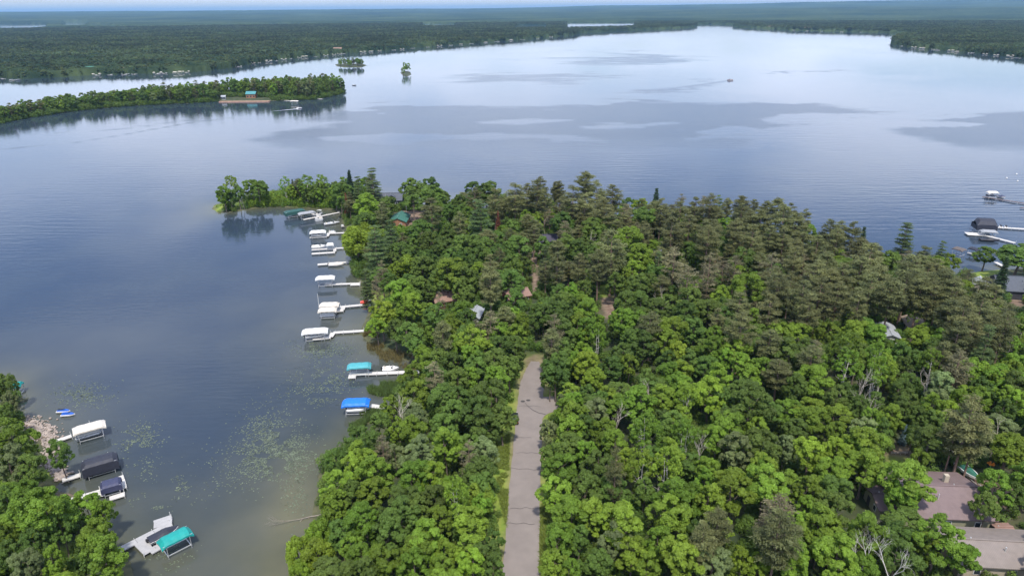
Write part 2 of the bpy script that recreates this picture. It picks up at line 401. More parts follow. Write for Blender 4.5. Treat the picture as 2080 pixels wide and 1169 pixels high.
def farmask(x, y):
    px, py, c = proj(x, y, 0*x)
    m = inside(np.array(FAR, float), px, py)
    for h in HOLES: m &= ~inside(np.array(h, float), px, py)
    return m & (y > 300)
def canopy_material():
    m, t, b = base_mat('far_forest_canopy'); n = t.nodes.new; l = t.links.new
    ge = n('ShaderNodeNewGeometry'); nz = n('ShaderNodeTexNoise'); nz.inputs['Scale'].default_value = .02; nz.inputs['Detail'].default_value = 9; nz.inputs['Roughness'].default_value = .65
    l(ge.outputs['Position'], nz.inputs['Vector'])
    n2 = n('ShaderNodeTexNoise'); n2.inputs['Scale'].default_value = .0012; n2.inputs['Detail'].default_value = 5; l(ge.outputs['Position'], n2.inputs['Vector'])
    ad = n('ShaderNodeMath'); ad.operation = 'ADD'; l(nz.outputs['Fac'], ad.inputs[0]); l(n2.outputs['Fac'], ad.inputs[1])
    r = n('ShaderNodeValToRGB'); hf = n('ShaderNodeMath'); hf.operation = 'MULTIPLY'; hf.inputs[1].default_value = .5; l(ad.outputs[0], hf.inputs[0]); l(hf.outputs[0], r.inputs[0])
    e = r.color_ramp.elements; e[0].position = .42; e[0].color = (.018, .032, .018, 1); e[1].position = .60; e[1].color = (.072, .098, .042, 1)
    l(r.outputs[0], b.inputs['Base Color']); b.inputs['Roughness'].default_value = 1; b.inputs['Specular IOR Level'].default_value = 0
    bp = n('ShaderNodeBump'); bp.inputs['Strength'].default_value = 1; bp.inputs['Distance'].default_value = 6; l(nz.outputs['Fac'], bp.inputs['Height']); l(bp.outputs[0], b.inputs['Normal'])
    return m
def far_sheet():
    th = np.radians(np.arange(-52, 52.01, .13)); r = [950.0]
    while r[-1] < 30000: r.append(r[-1]*(1.007 if r[-1] < 9000 else 1.02))
    r = np.array(r); T, Rr = np.meshgrid(th, r); x = (Rr*np.sin(T)).ravel(); y = (Rr*np.cos(T)).ravel(); rr = Rr.ravel()
    m = farmask(x, y)
    hill = np.clip((rr-8000)/9000, 0, 1)*(88+fbm(x, y, 2600, 31)*48)+np.clip((x+1500)/13000, 0, 1)*np.clip((rr-9000)/7000, 0, 1)*(40+fbm(x, y, 4200, 41)*150)
    hill += np.clip((rr-5200)/2500, 0, 1)*np.clip(1-np.abs(rr-9500)/2600, 0, 1)*fbm(x, y, 2200, 43)*np.clip((x+800)/4000, 0, 1)*70
    hill = np.maximum(hill, 0)+np.clip((rr-5000)/4000, 0, 1)*fbm(x, y, 900, 51)*14
    z = np.where(m, 6.5+fbm(x, y, 16, 61, 3)*6+hill, -4)
    nx = len(th); ny = len(r); i = np.arange((ny-1)*(nx-1)); a = (i//(nx-1))*nx+i % (nx-1)
    F = np.stack([a, a+1, a+nx+1, a+nx], 1); F = F[m[F].any(1)]
    used = np.unique(F); mp = np.full(len(x), -1); mp[used] = np.arange(len(used))
    o = obj('far_forest', np_mesh('far_forest', np.stack([x, y, z], 1)[used], mp[F], canopy_material(), smooth=True))
    tag(o, 'dark green forest covering the far shore and the hills to the horizon', 'forest', kind='stuff')
far_sheet()

# ------------------------------------------------------------ water
def water_material():
    m, t, b = base_mat('lake_water'); n = t.nodes.new; l = t.links.new
    ge = n('ShaderNodeNewGeometry')
    def att(nm):
        a = n('ShaderNodeAttribute'); a.attribute_name = nm; return a.outputs['Fac']
    nz = n('ShaderNodeTexNoise'); nz.inputs['Scale'].default_value = .035; nz.inputs['Detail'].default_value = 6; l(ge.outputs['Position'], nz.inputs['Vector'])
    deep = n('ShaderNodeValToRGB'); l(nz.outputs['Fac'], deep.inputs[0]); e = deep.color_ramp.elements
    e[0].position = .35; e[0].color = (.026, .042, .068, 1); e[1].position = .65; e[1].color = (.038, .054, .074, 1)
    sh = n('ShaderNodeValToRGB'); l(nz.outputs['Fac'], sh.inputs[0]); e = sh.color_ramp.elements
    e[0].position = .35; e[0].color = (.055, .062, .042, 1); e[1].position = .68; e[1].color = (.13, .125, .075, 1)
    mi = n('ShaderNodeMix'); mi.data_type = 'RGBA'; l(att('shallow'), mi.inputs[0]); l(deep.outputs[0], mi.inputs[6]); l(sh.outputs[0], mi.inputs[7])
    l(mi.outputs[2], b.inputs['Base Color'])
    b.inputs['IOR'].default_value = 1.33
    rip = att('ripple')
    mr = n('ShaderNodeMapRange'); l(rip, mr.inputs['Value']); mr.inputs['To Min'].default_value = .05; mr.inputs['To Max'].default_value = .22
    l(mr.outputs[0], b.inputs['Roughness'])
    # long swell lines, finer chop
    mp = n('ShaderNodeMapping'); mp.inputs['Rotation'].default_value = (0, 0, R_(4)); mp.inputs['Scale'].default_value = (.22, 1, 1); l(ge.outputs['Position'], mp.inputs['Vector'])
    wv = n('ShaderNodeTexWave'); wv.bands_direction = 'Y'; wv.inputs['Scale'].default_value = .055; wv.inputs['Distortion'].default_value = 11; wv.inputs['Detail'].default_value = 4
    wv.inputs['Detail Scale'].default_value = 1.2; l(mp.outputs[0], wv.inputs['Vector'])
    mp2 = n('ShaderNodeMapping'); mp2.inputs['Rotation'].default_value = (0, 0, R_(-8)); mp2.inputs['Scale'].default_value = (.35, 1.3, 1); l(ge.outputs['Position'], mp2.inputs['Vector'])
    n2 = n('ShaderNodeTexNoise'); n2.inputs['Scale'].default_value = .55; n2.inputs['Detail'].default_value = 4; l(mp2.outputs[0], n2.inputs['Vector'])
    b1 = n('ShaderNodeBump'); b1.inputs['Distance'].default_value = .065
    mp3 = n('ShaderNodeMapping'); mp3.inputs['Rotation'].default_value = (0, 0, R_(9)); mp3.inputs['Scale'].default_value = (.07, .26, 1); l(ge.outputs['Position'], mp3.inputs['Vector'])
    n3 = n('ShaderNodeTexNoise'); n3.inputs['Scale'].default_value = 1.0; n3.inputs['Detail'].default_value = 3; l(mp3.outputs[0], n3.inputs['Vector'])
    hm_ = n('ShaderNodeMath'); hm_.operation = 'MULTIPLY_ADD'; l(n3.outputs['Fac'], hm_.inputs[0]); hm_.inputs[1].default_value = 2.2
    hw_ = n('ShaderNodeMath'); hw_.operation = 'MULTIPLY'; l(wv.outputs['Fac'], hw_.inputs[0]); hw_.inputs[1].default_value = .45; l(hw_.outputs[0], hm_.inputs[2])
    l(hm_.outputs[0], b1.inputs['Height']); l(att('swell'), b1.inputs['Strength'])
    b2 = n('ShaderNodeBump'); b2.inputs['Distance'].default_value = .085
    l(n2.outputs['Fac'], b2.inputs['Height']); l(att('chop'), b2.inputs['Strength']); l(b1.outputs[0], b2.inputs['Normal']); l(b2.outputs[0], b.inputs['Normal'])
    return m
def water():
    th = np.radians(np.arange(-60, 60.01, .2)); r = [40.0]
    while r[-1] < 60000: r.append(r[-1]*(1.012 if r[-1] < 5000 else 1.08))
    r = np.array(r); T, Rr = np.meshgrid(th, r); x = (Rr*np.sin(T)).ravel(); y = (Rr*np.cos(T)).ravel(); rr = Rr.ravel()
    px, py, c = proj(x, y, 0*x)
    d = sdist(x, y, POLYS[:2]); near = rr < 700
    dd = np.where(near, -d, 200)
    sh = np.exp(-np.maximum(dd, 0)/9.0)*.95
    # shallow sand flat in the bay bottom and off the near shore
    bay = np.clip((py-880)/250, 0, 1)*np.clip(1-np.abs(px-470)/330, 0, 1)
    sh = np.clip(sh+bay*(.25+.75*fbm(x, y, 16, 71))*.8+np.clip((py-560)/120, 0, 1)*np.clip(1-np.abs(px-600)/170, 0, 1)*.28*fbm(x, y, 20, 72)*1.6, 0, 1)
    # wind-ruffled patches of the open lake
    wx = px+(fbm(x, y*2.5, 150, 81, 5)-.5)*190; wy = py+(fbm(x, y*1.6, 120, 86, 5)-.5)*34+(fbm(x*.35, y*3, 24, 87, 3)-.5)*18
    def pm(pts, wd):
        q = np.array(pts, float); s_ = segdist(q, wx, wy*6)
        return q, s_
    def patchm(pts, wd=55):
        q = np.array(pts, float); q[:, 1] *= 6; i_ = inside(q, wx, wy*6); s_ = segdist(q, wx, wy*6); return np.clip(np.where(i_, s_, -s_)/wd+.5, 0, 1)
    p1 = patchm([(760, 214), (1100, 211), (1300, 205), (1500, 207), (1700, 203), (1850, 221), (1740, 238), (1650, 252), (1560, 262), (1480, 300), (1200, 330), (700, 330), (500, 280)])
    p2 = patchm([(1770, 247), (1900, 234), (2100, 222), (2300, 230), (2300, 305), (1980, 304), (1880, 292), (1800, 268), (1850, 255)])
    p3 = patchm([(1110, 120), (1280, 112), (1400, 120), (1330, 132), (1180, 132)]); p4 = patchm([(950, 152), (1230, 156), (1180, 168), (930, 166)])
    p5 = patchm([(1560, 145), (1720, 142), (1740, 147), (1580, 149)], 25); p6 = patchm([(1260, 183), (1330, 177), (1480, 164), (1400, 182), (1300, 192)], 30)
    holes_ = np.clip((fbm(x, y*2.2, 90, 97, 4)-.60)/.04, 0, 1)
    patch = np.maximum(p1*np.clip((345-py)/70, 0, 1), p2*np.clip((330-py)/40, 0, 1))*(1-.8*holes_)
    small = np.maximum(np.maximum(p3, p4), np.maximum(p5, p6))*.85
    rip = np.clip(np.maximum(patch, small), 0, 1)
    # wakes
    def line(pts, wd):
        q = np.array([P(a, b, 0)[:2] for a, b in pts]); return np.clip(1-segdist(q, x, y, closed=False)/wd, 0, 1)
    wk = line([(1478, 164), (1440, 170), (1380, 178), (1300, 188), (1255, 189)], 10)
    wk = np.maximum(wk, line([(0, 303), (140, 292), (260, 272), (400, 247), (470, 240)], 4))
    wk = np.maximum(wk, line([(120, 270), (250, 262), (340, 250), (420, 240)], 4)*.7)
    rip = np.maximum(rip, wk*.9)
    open_ = np.clip((dd-6)/40, 0, 1)
    swell = np.clip(.12+.75*open_, 0, 1)*np.clip(1.15-rr/2600, .15, 1)*np.where(py > 560, .35, 1)*np.clip((fbm(x, y, 110, 95)-.34)*3.0, .25, 1)*np.clip(.5+(px-500)/1200, .45, 1)
    chop = (.12+.55*open_)*np.clip(1.1-rr/1500, .12, 1)*np.clip(.5+fbm(x, y, 60, 96), 0, 1.3)+rip*.9
    nx = len(th); ny = len(r); i = np.arange((ny-1)*(nx-1)); a = (i//(nx-1))*nx+i % (nx-1)
    F = np.stack([a, a+1, a+nx+1, a+nx], 1)
    V = np.stack([x, y, 0*x], 1)
    # close the fan towards and behind the camera
    o = obj('lake_water', np_mesh('lake_water', V, F, water_material(), dict(shallow=sh, ripple=rip, swell=swell, chop=chop)))
    tag(o, kind='structure')
    b = MB(); b.box(0, -400, -6.5, 3000, 1400, .5); tag(b.build('lake_bed', gm), kind='structure')
water()

# ------------------------------------------------------------ road
def road():
    m, t, b = base_mat('road_asphalt'); n = t.nodes.new; l = t.links.new
    tcn = n('ShaderNodeTexCoord'); a = n('ShaderNodeTexNoise'); a.inputs['Scale'].default_value = .35; a.inputs['Detail'].default_value = 8; l(tcn.outputs['Object'], a.inputs['Vector'])
    f = n('ShaderNodeTexNoise'); f.inputs['Scale'].default_value = 14; f.inputs['Detail'].default_value = 3; l(tcn.outputs['Object'], f.inputs['Vector'])
    ad = n('ShaderNodeMath'); ad.operation = 'MULTIPLY_ADD'; l(f.outputs['Fac'], ad.inputs[0]); ad.inputs[1].default_value = .35; l(a.outputs['Fac'], ad.inputs[2])
    r = n('ShaderNodeValToRGB'); l(ad.outputs[0], r.inputs[0]); e = r.color_ramp.elements
    e[0].position = .45; e[0].color = (.205, .175, .155, 1); e[1].position = .9; e[1].color = (.255, .218, .193, 1)
    l(r.outputs[0], b.inputs['Base Color']); b.inputs['Roughness'].default_value = .9
    pts = []
    for i in range(len(ROADC)-1):
        for k in range(8): pts.append(ROADC[i]+(ROADC[i+1]-ROADC[i])*k/8)
    pts.append(ROADC[-1]); pts = np.array(pts); v = []; F = []
    cols = 6
    for i, p in enumerate(pts):
        t_ = pts[min(i+1, len(pts)-1)]-pts[max(i-1, 0)]; t_ /= np.linalg.norm(t_); s = np.array([t_[1], -t_[0]])
        for c in range(cols+1):
            q = p+s*((c/cols-.5)*RW*(1-.62*max(0, (i-(len(pts)-17))/16))+.0)*(1+.03*math.sin(i*1.7+c)); v.append((q[0], q[1], 0))
    v = np.array(v); 
    for i in range(len(pts)-1):
        for c in range(cols): a0 = i*(cols+1)+c; F.append((a0, a0+1, a0+cols+2, a0+cols+1))
    # side street towards the right at the bend
    n0 = len(v); a0 = P(1085, 835)[:2]; b0 = P(1150, 826)[:2]; d = b0-a0; Ln = np.linalg.norm(d); d /= Ln; s = np.array([-d[1], d[0]]); ex = []
    for k in range(7):
        wd = 3.2+3.2*math.exp(-k/1.2)
        for c in (-1, 0, 1): q = a0+d*Ln*k/6+s*wd*c; ex.append((q[0], q[1], .006))
    v = np.vstack([v, ex])
    zz = gheight(v[:, 0], v[:, 1]); v[:, 2] += zz+.10
    # keep road surface above the terrain grid (bilinear sampling)
    for k in range(6):
        for c in range(2): q = n0+k*3+c; F.append((q, q+1, q+4, q+3))
    for dx_, dy_ in ((1.5, 0), (-1.5, 0), (0, 1.5), (0, -1.5)): v[:, 2] = np.maximum(v[:, 2], gheight(v[:, 0]+dx_, v[:, 1]+dy_)+.08)
    o = obj('road', np_mesh('road', v, np.array(F), m, smooth=True)); tag(o, kind='structure')
    tar = plain('tar_seal', (.07, .063, .06), .7)
    for (x0, y0, x1, y1) in ((1054, 823, 1098, 825), (1046, 888, 1080, 889), (1047, 919, 1093, 921), (1038, 951, 1095, 956), (1036, 1034, 1085, 1034), (1031, 1064, 1086, 1067)):
        A = P(x0, y0, 1.5); B = P(x1, y1, 1.5); mb = MB(); k = 10; ring = []
        for j in range(k+1):
            q = A+(B-A)*j/k; off = .12*math.sin(j*1.3+x0)+(.15 if j in (6, 7) else 0)
            z = max(gz(q[0], q[1]+dy_) for dy_ in (-1.5, 0, 1.5))+.125
            ring.append([(q[0], q[1]+off-.05, z), (q[0], q[1]+off+.05, z)])
        mb.loft(ring, closed=False, cap=False); mb.build('crack_seal', tar, o)
    for (x0, y0) in ((1062, 814), (1073, 812)):
        q = P(x0, y0, 1.5); mb = MB(); z = gz(q[0], q[1])+.13
        mb.poly([(q[0]+.55*math.cos(a), q[1]+.45*math.sin(a), z) for a in np.linspace(0, 2*math.pi, 11)[:-1]]); mb.build('tar_patch', tar, o)
    # curved tyre mark
    A = [P(x, y, 1.5) for x, y in ((1066, 817), (1072, 824), (1082, 832), (1094, 838), (1108, 841))]; ring = []
    for q in A:
        z = max(gz(q[0], q[1]+d) for d in (-1.5, 0, 1.5))+.14; ring.append([(q[0], q[1]-.12, z), (q[0], q[1]+.12, z)])
    MB().loft(ring, closed=False, cap=False).build('tyre_mark', tar, o)
road()

# ------------------------------------------------------------ tree prototypes
def nrm(a): return a/(np.linalg.norm(a, axis=-1, keepdims=True)+1e-9)
def cards(pos, nor, ln, wd, g, axis=None):
    """one rhombic card per row"""
    n = len(pos); rnd = nrm(g.normal(size=(n, 3))) if axis is None else axis
    t = nrm(rnd-nor*(rnd*nor).sum(1, keepdims=True)); b = np.cross(nor, t)
    ln = np.broadcast_to(ln, (n,))[:, None]; wd = np.broadcast_to(wd, (n,))[:, None]
    V = np.stack([pos-t*ln, pos+b*wd-t*ln*.1, pos+t*ln, pos-b*wd-t*ln*.1], 1).reshape(-1, 3)
    F = np.arange(4*n).reshape(n, 4)
    return V, F
def broad_crown(seed, R=4.0, h=14.0, lobes=15, puffs=13, leaves=88, ls=.175, open_=0.0, droop=0.0, low=.34, asp=1.0):
    g = np.random.default_rng(seed); zc_ = h*(low+1)/2; hz = h*(1-low)/2
    P_, N_, T_ = [], [], []
    ang = g.random()*6
    for i in range(lobes):
        f = (i+.5)/lobes; cz = 1-1.75*f; rad = math.sqrt(max(0, 1-cz*cz)); a = ang+i*2.4+g.normal()*.25
        k = g.uniform(.45, .90)
        c = np.array([R*k*rad*math.cos(a), R*k*rad*math.sin(a), zc_+hz*.68*cz*g.uniform(.85, 1.15)])
        lr = R*g.uniform(.22, .50)*(1-.25*max(0, -cz))
        lt = g.uniform(.86, 1.16)
        d = nrm(g.normal(size=(puffs, 3))+np.array([0, 0, .55])+nrm(c-np.array([0, 0, zc_]))*.8)
        for j in range(puffs):
            if g.random() < open_: continue
            pr = lr*g.uniform(.28, .46); pc = c+d[j]*lr*g.uniform(.62, .95)*np.array([1, 1, .85])
            q = nrm(g.normal(size=(leaves, 3))+np.array([0, 0, .45])+d[j]*.5)
            rr = pr*g.uniform(.55, 1.12, size=(leaves, 1))
            pos = pc+q*rr*np.array([1, 1, .8])
            if droop: pos[:, 2] -= droop*g.random(leaves)**2*2.2
            nor = nrm(q+np.array([0, 0, .45])+g.normal(size=(leaves, 3))*.42)
            P_.append(pos); N_.append(nor); T_.append(np.full(leaves, lt*g.uniform(.86, 1.14)))
    P_ = np.concatenate(P_); N_ = np.concatenate(N_); T_ = np.concatenate(T_)*g.uniform(.85, 1.15, len(P_))
    s = ls*g.uniform(.7, 1.3, len(P_))
    V, F = cards(P_, N_, s*asp, s*.72, g)
    return np_mesh('crown', V, F, None, dict(tint=np.repeat(T_, 4)))
def trunk_mesh(seed, R=4.0, h=14.0, r=.28, mat=None, stems=1, fork=.35, nb=9):
    g = np.random.default_rng(seed); mb = MB()
    for s in range(stems):
        a0 = g.random()*6.28; lean = .0 if stems == 1 else .9
        top = np.array([math.cos(a0)*lean*1.5+g.normal()*.3, math.sin(a0)*lean*1.5+g.normal()*.3, h*.86])
        p0 = np.array([math.cos(a0)*.25*(stems > 1), math.sin(a0)*.25*(stems > 1), -.6])
        pts = [p0+(top-p0)*t+np.array([math.sin(t*5+a0)*.18, math.cos(t*4+a0)*.18, 0])*(t > 0) for t in (0, .1, .3, .5, .7, .9, 1)]
        mb.tube(pts, [r*1.35, r, r*.85, r*.65, r*.42, r*.2, r*.08], 6, False)
        for k in range(nb):
            t = fork+(.9-fork)*k/nb; p = pts[0]+(top-p0)*t; a = a0+k*2.4+g.normal()*.3; ln = R*.75*(1-.5*max(0, t-.5))*g.uniform(.7, 1)
            e = p+np.array([math.cos(a)*ln, math.sin(a)*ln, ln*g.uniform(.25, .7)]); mid = (p+e)/2+np.array([0, 0, -.25])
            mb.tube([p, mid, e], [r*.42*(1-t*.5), r*.25*(1-t*.5), r*.07], 4, False)
    me = bpy.data.meshes.new('trunk'); me.from_pydata(mb.v, [], mb.f); me.materials.append(mat); return me
def pine_crown(seed, R=3.4, h=20.0, low=.42, whorls=11, br=6, plume=5, leaves=44, flat=.62, shape='round', ls=.26, lw=.09, openness=.18):
    g = np.random.default_rng(seed); P_, N_, T_, A_ = [], [], [], []; mb = MB()
    for k in range(whorls):
        t = k/(whorls-1); z = h*(low+(.985-low)*t)
        if shape == 'round': prof = (math.sin(math.pi*(.16+.80*t))**.7)
        elif shape == 'cone': prof = (1-t)**.85*.97+.05
        else: prof = (1-t*.72)*(.75+.4*g.random())*(.65+.35*min(1, t*5))
        nb = max(3, int(br*(1-.45*t)+g.random()))
        a0 = g.random()*6.28
        for j in range(nb):
            if g.random() < openness: continue
            a = a0+6.283*j/nb+g.normal()*.22; ln = R*prof*g.uniform(.72, 1.08)
            d = np.array([math.cos(a), math.sin(a), 0]); rise = {'round': .25, 'cone': -.18, 'layer': .12}[shape]*ln
            zj = z+g.normal()*h*(.026 if shape == 'round' else .01)
            mb.tube([(0, 0, zj), (d[0]*ln*.92, d[1]*ln*.92, zj+rise)], [.07, .015], 3, False)
            bt = g.uniform(.8, 1.2)
            np_ = max(2, int(plume*prof+.5))
            for q in range(np_):
                f = (.38 if shape != 'cone' else .2)+(.62 if shape != 'cone' else .8)*(q+.5)/np_
                side = np.array([-d[1], d[0], 0])*g.normal()*ln*.16
                pc = d*ln*f+side+np.array([0, 0, zj+rise*f+.1])
                pr = R*g.uniform(.15, .24)*(1.1 if shape == 'round' else 1.0)
                if shape == 'cone': pr = R*.20*(1-.5*t)+.08
                n = leaves; u = nrm(g.normal(size=(n, 3))+np.array([0, 0, .35])); pos = pc+u*pr*g.uniform(.4, 1.1, size=(n, 1))*np.array([1.25, 1.25, flat])
                nor = nrm(u*.6+np.array([0, 0, .8])+g.normal(size=(n, 3))*.5)
                ax = nrm(u+d*.4+g.normal(size=(n, 3))*.4)
                P_.append(pos); N_.append(nor); A_.append(ax); T_.append(np.full(n, bt*g.uniform(.8, 1.2)))
    P_ = np.concatenate(P_); N_ = np.concatenate(N_); A_ = np.concatenate(A_); T_ = np.concatenate(T_)*g.uniform(.8, 1.2, len(P_))
    s = g.uniform(.7, 1.3, len(P_))
    V, F = cards(P_, N_, ls*s, lw*s, g, A_)
    crown = np_mesh('crown', V, F, None, dict(tint=np.repeat(T_, 4)))
    # trunk
    tb = MB(); tb.tube([(0, 0, -.6), (0, 0, h*.1), (.1, .05, h*.4), (0, .1, h*.75), (0, 0, h*.99)], [.32, .25, .2, .12, .03], 6, False)
    tb.v += []; n0 = len(tb.v); tb.v += mb.v; tb.f += [tuple(n0+i for i in f) for f in mb.f]
    for k in range(7):
        a = g.random()*6.28; z = h*g.uniform(min(.2, low), low+.05); ln = g.uniform(.5, 1.6); tb.tube([(0, 0, z), (math.cos(a)*ln, math.sin(a)*ln, z+.1)], [.04, .01], 3, False)
    tm = bpy.data.meshes.new('trunk'); tm.from_pydata(tb.v, [], tb.f); tm.materials.append(bark_pine)
    return crown, tm
def snag_mesh(seed, h=12.0, spread=.5, mat=None, levels=4, r=.17, th=1.0, up=.42):
    g = np.random.default_rng(seed); mb = MB()
    def grow(p, d, ln, r, lv):
        n = 3; pts = [p]; rr = [r]
        for i in range(n):
            d = nrm(d+g.normal(size=3)*.12); p = p+d*ln/n; pts.append(p); rr.append(r*(1-.5*(i+1)/n))
        mb.tube(pts, rr, 5 if lv > 2 else 4, False)
        if lv <= 0: return
        for k in range(3 if lv > 1 else 2):
            q = pts[-1] if k == 0 else pts[-1-(k % 2)-0]; nd = nrm(d+g.normal(size=3)*spread+np.array([0, 0, up])); grow(q, nd, ln*g.uniform(.52, .78), r*.5, lv-1)
    grow(np.array([0, 0, -.5]), np.array([0, 0, 1.0]), h*.42, r*th, levels)
    me = bpy.data.meshes.new('dead_tree'); me.from_pydata(mb.v, [], mb.f); me.materials.append(mat or bark_dead); return me

BR = [(broad_crown(100+i, lobes=14+i % 4, puffs=13+(i % 3), low=.20+.05*(i % 3)), trunk_mesh(200+i, mat=bark)) for i in range(10)]
BI = [(broad_crown(300+i, R=4, h=14, lobes=16, puffs=10, leaves=44, ls=.17, open_=.30, low=.36), trunk_mesh(320+i, mat=bark_birch, r=.17, stems=2+i % 2, nb=6)) for i in range(3)]
WI = [(broad_crown(350+i, R=4, h=12, lobes=14, puffs=15, leaves=80, ls=.19, droop=.7, low=.15, asp=1.7), trunk_mesh(360+i, h=12, mat=bark)) for i in range(2)]
RP = [pine_crown(400+i, R=3.4+.1*i, h=20, low=.40+.03*(i % 3), whorls=11+i % 3) for i in range(5)]
SPN = [pine_crown(430+i, R=3.2, h=18, low=.36, whorls=10, plume=4, leaves=22, openness=.25, ls=.26) for i in range(3)]
WP = [pine_crown(450+i, R=4.2, h=21, low=.22, whorls=12, br=6, plume=6, leaves=46, flat=.28, shape='layer', openness=.12, ls=.32) for i in range(3)]
SP = [pine_crown(470+i, R=2.6, h=15, low=.06, whorls=20, br=9, plume=5, leaves=26, flat=.5, shape='cone', openness=.02, ls=.2, lw=.09) for i in range(2)]
SN = [snag_mesh(500+i, h=12, levels=4, spread=.42+.06*(i % 2)) for i in range(5)]
SNB = [snag_mesh(520+i, h=12, levels=5, spread=.5, th=1.15, mat=bark_birch) for i in range(2)]
# lower-detail copies for trees far away
LBR = [(broad_crown(600+i, lobes=13, puffs=10, leaves=30, ls=.42, low=.06), trunk_mesh(620+i, mat=bark, nb=3)) for i in range(4)]
LPN = [pine_crown(640+i, R=3.2, h=18, low=.3, whorls=8, br=5, plume=3, leaves=18, ls=.55, lw=.22) for i in range(2)]

# ------------------------------------------------------------ tree placement
KINDN = dict(o='oak_tree', g='maple_tree', y='poplar_tree', v='ash_tree', l='willow_tree', b='birch_tree', p='red_pine', w='white_pine', s='spruce_tree', q='fading_pine', r='dead_conifer', d='dead_tree', u='blue_spruce')
DESC = dict(o='rounded dark green broadleaf tree', g='full-crowned fresh green broadleaf tree', y='yellow-green leafy broadleaf tree', v='pale grey-green leafy broadleaf tree', l='bright lime green willow tree',
            b='slender open birch tree with pale trunk', p='tall olive green pine tree', w='layered dark green white pine', s='dark pointed spruce tree', q='thinning tan brown pine tree', r='rust red dead conifer',
            d='bare bleached dead tree with forked branches', u='small blue-grey spruce')
def region(px, py):
    if py < 160 and px > 600: return 'on the small rocky islands in the open lake'
    if py < 262 and px < 720: return 'on the long wooded peninsula across the bay'
    if px < 430 and py > 700: return 'on the lower left shore beside the docks'
    if px < 715 and py < 440: return 'on the grassy spit behind the dark boat lift'
    rx = 1060 if py > 740 else 1085
    if px < rx:
        if py > 880: return 'in the wood between the lower road and the lily pads'
        if py > 740: return 'left of the road above the parked car'
        if py > 560: return 'behind the row of white docks, around the red-brown cabins'
        return 'around the green-roofed garage on the point'
    if py > 990: return 'in the foreground wood right of the road' if px < 1620 else 'around the mauve and taupe roofs at lower right'
    if py > 820: return 'in the wood right of the road below the bend' if px < 1650 else 'above the mauve roof at right'
    if py > 640: return 'in the mid wood right of the road bend' if px < 1500 else 'below the pale grey roof at right'
    if px > 1900: return 'by the dark-roofed lakeside house at right'
    if py > 500: return 'in the middle of the wooded point' if px < 1400 else 'in the pine stand on the right half of the point'
    return 'along the far shoreline of the point'
COUNT = {}; TREES = []; NAMELESS = []
def plant(kind, x, y, R, h, px, py, label=None, far=False, rot=None, nm=None):
    g = random
    name = nm or KINDN[kind]
    z = gz(x, y)
    if z < .12 and not label: z = max(z, .12)
    if kind == 'd':
        me = g.choice(SN); hm = 12.0; o = obj(name, me); o.location = (x, y, z); k = h*.88/hm; o.scale = (k, k, k); o.rotation_euler = (g.uniform(-.06, .06), g.uniform(-.06, .06), g.random()*6.28)
        root = o
    else:
        if far:
            proto = g.choice(LPN if kind in 'pwsqr' else LBR); R0, h0 = (3.3, 18) if kind in 'pwsqr' else (4, 14)
        elif kind == 'b': proto = g.choice(BI); R0, h0 = 4, 14
        elif kind == 'l': proto = g.choice(WI); R0, h0 = 4, 12
        elif kind == 'p': proto = g.choice(RP); R0, h0 = 3.6, 20
        elif kind == 'q': proto = g.choice(SPN); R0, h0 = 3.2, 18
        elif kind == 'w': proto = g.choice(WP); R0, h0 = 4.2, 21
        elif kind in 'sru': proto = g.choice(SP); R0, h0 = 2.6, 15
        else: proto = g.choice(BR); R0, h0 = 4, 14
        root = empty(name, (x, y, z), g.random()*6.28 if rot is None else rot)
        root.scale = (R/R0, R/R0*g.uniform(.92, 1.08), h/h0)
        tk = obj('trunk', proto[1], root)
        cr_ = obj('crown', proto[0], root)
        if not proto[0].materials: proto[0].materials.append(LM['o'])
        cr_.material_slots[0].link = 'OBJECT'; cr_.material_slots[0].material = LM['g' if kind == 'b' else kind]
    if label: tag(root, label, 'tree')
    else: NAMELESS.append((root, kind, px, py, R, h))
    COUNT[name] = COUNT.get(name, 0)+1
    TREES.append((x, y, R))
    return root
def dims(kind, wm):
    """height, crown-centre fraction from crown width in metres"""
    if kind in 'ogyv': return min(16.5, max(7, wm*1.15+4.5)), .66
    if kind == 'b': return min(17, max(10, wm*1.2+7)), .66
    if kind == 'l': return min(14, max(8, wm*1.1+2)), .52
    if kind == 'p': return min(21, max(14, wm*1.3+9.5)), .72
    if kind == 'q': return min(18, max(12, wm*1.3+7)), .72
    if kind == 'w': return min(22, max(13, wm*1.3+8)), .62
    if kind in 'sr': return min(17, max(8, wm*2.0+4)), .42
    if kind == 'u': return 4.5, .42
    if kind == 'd': return 11, .75
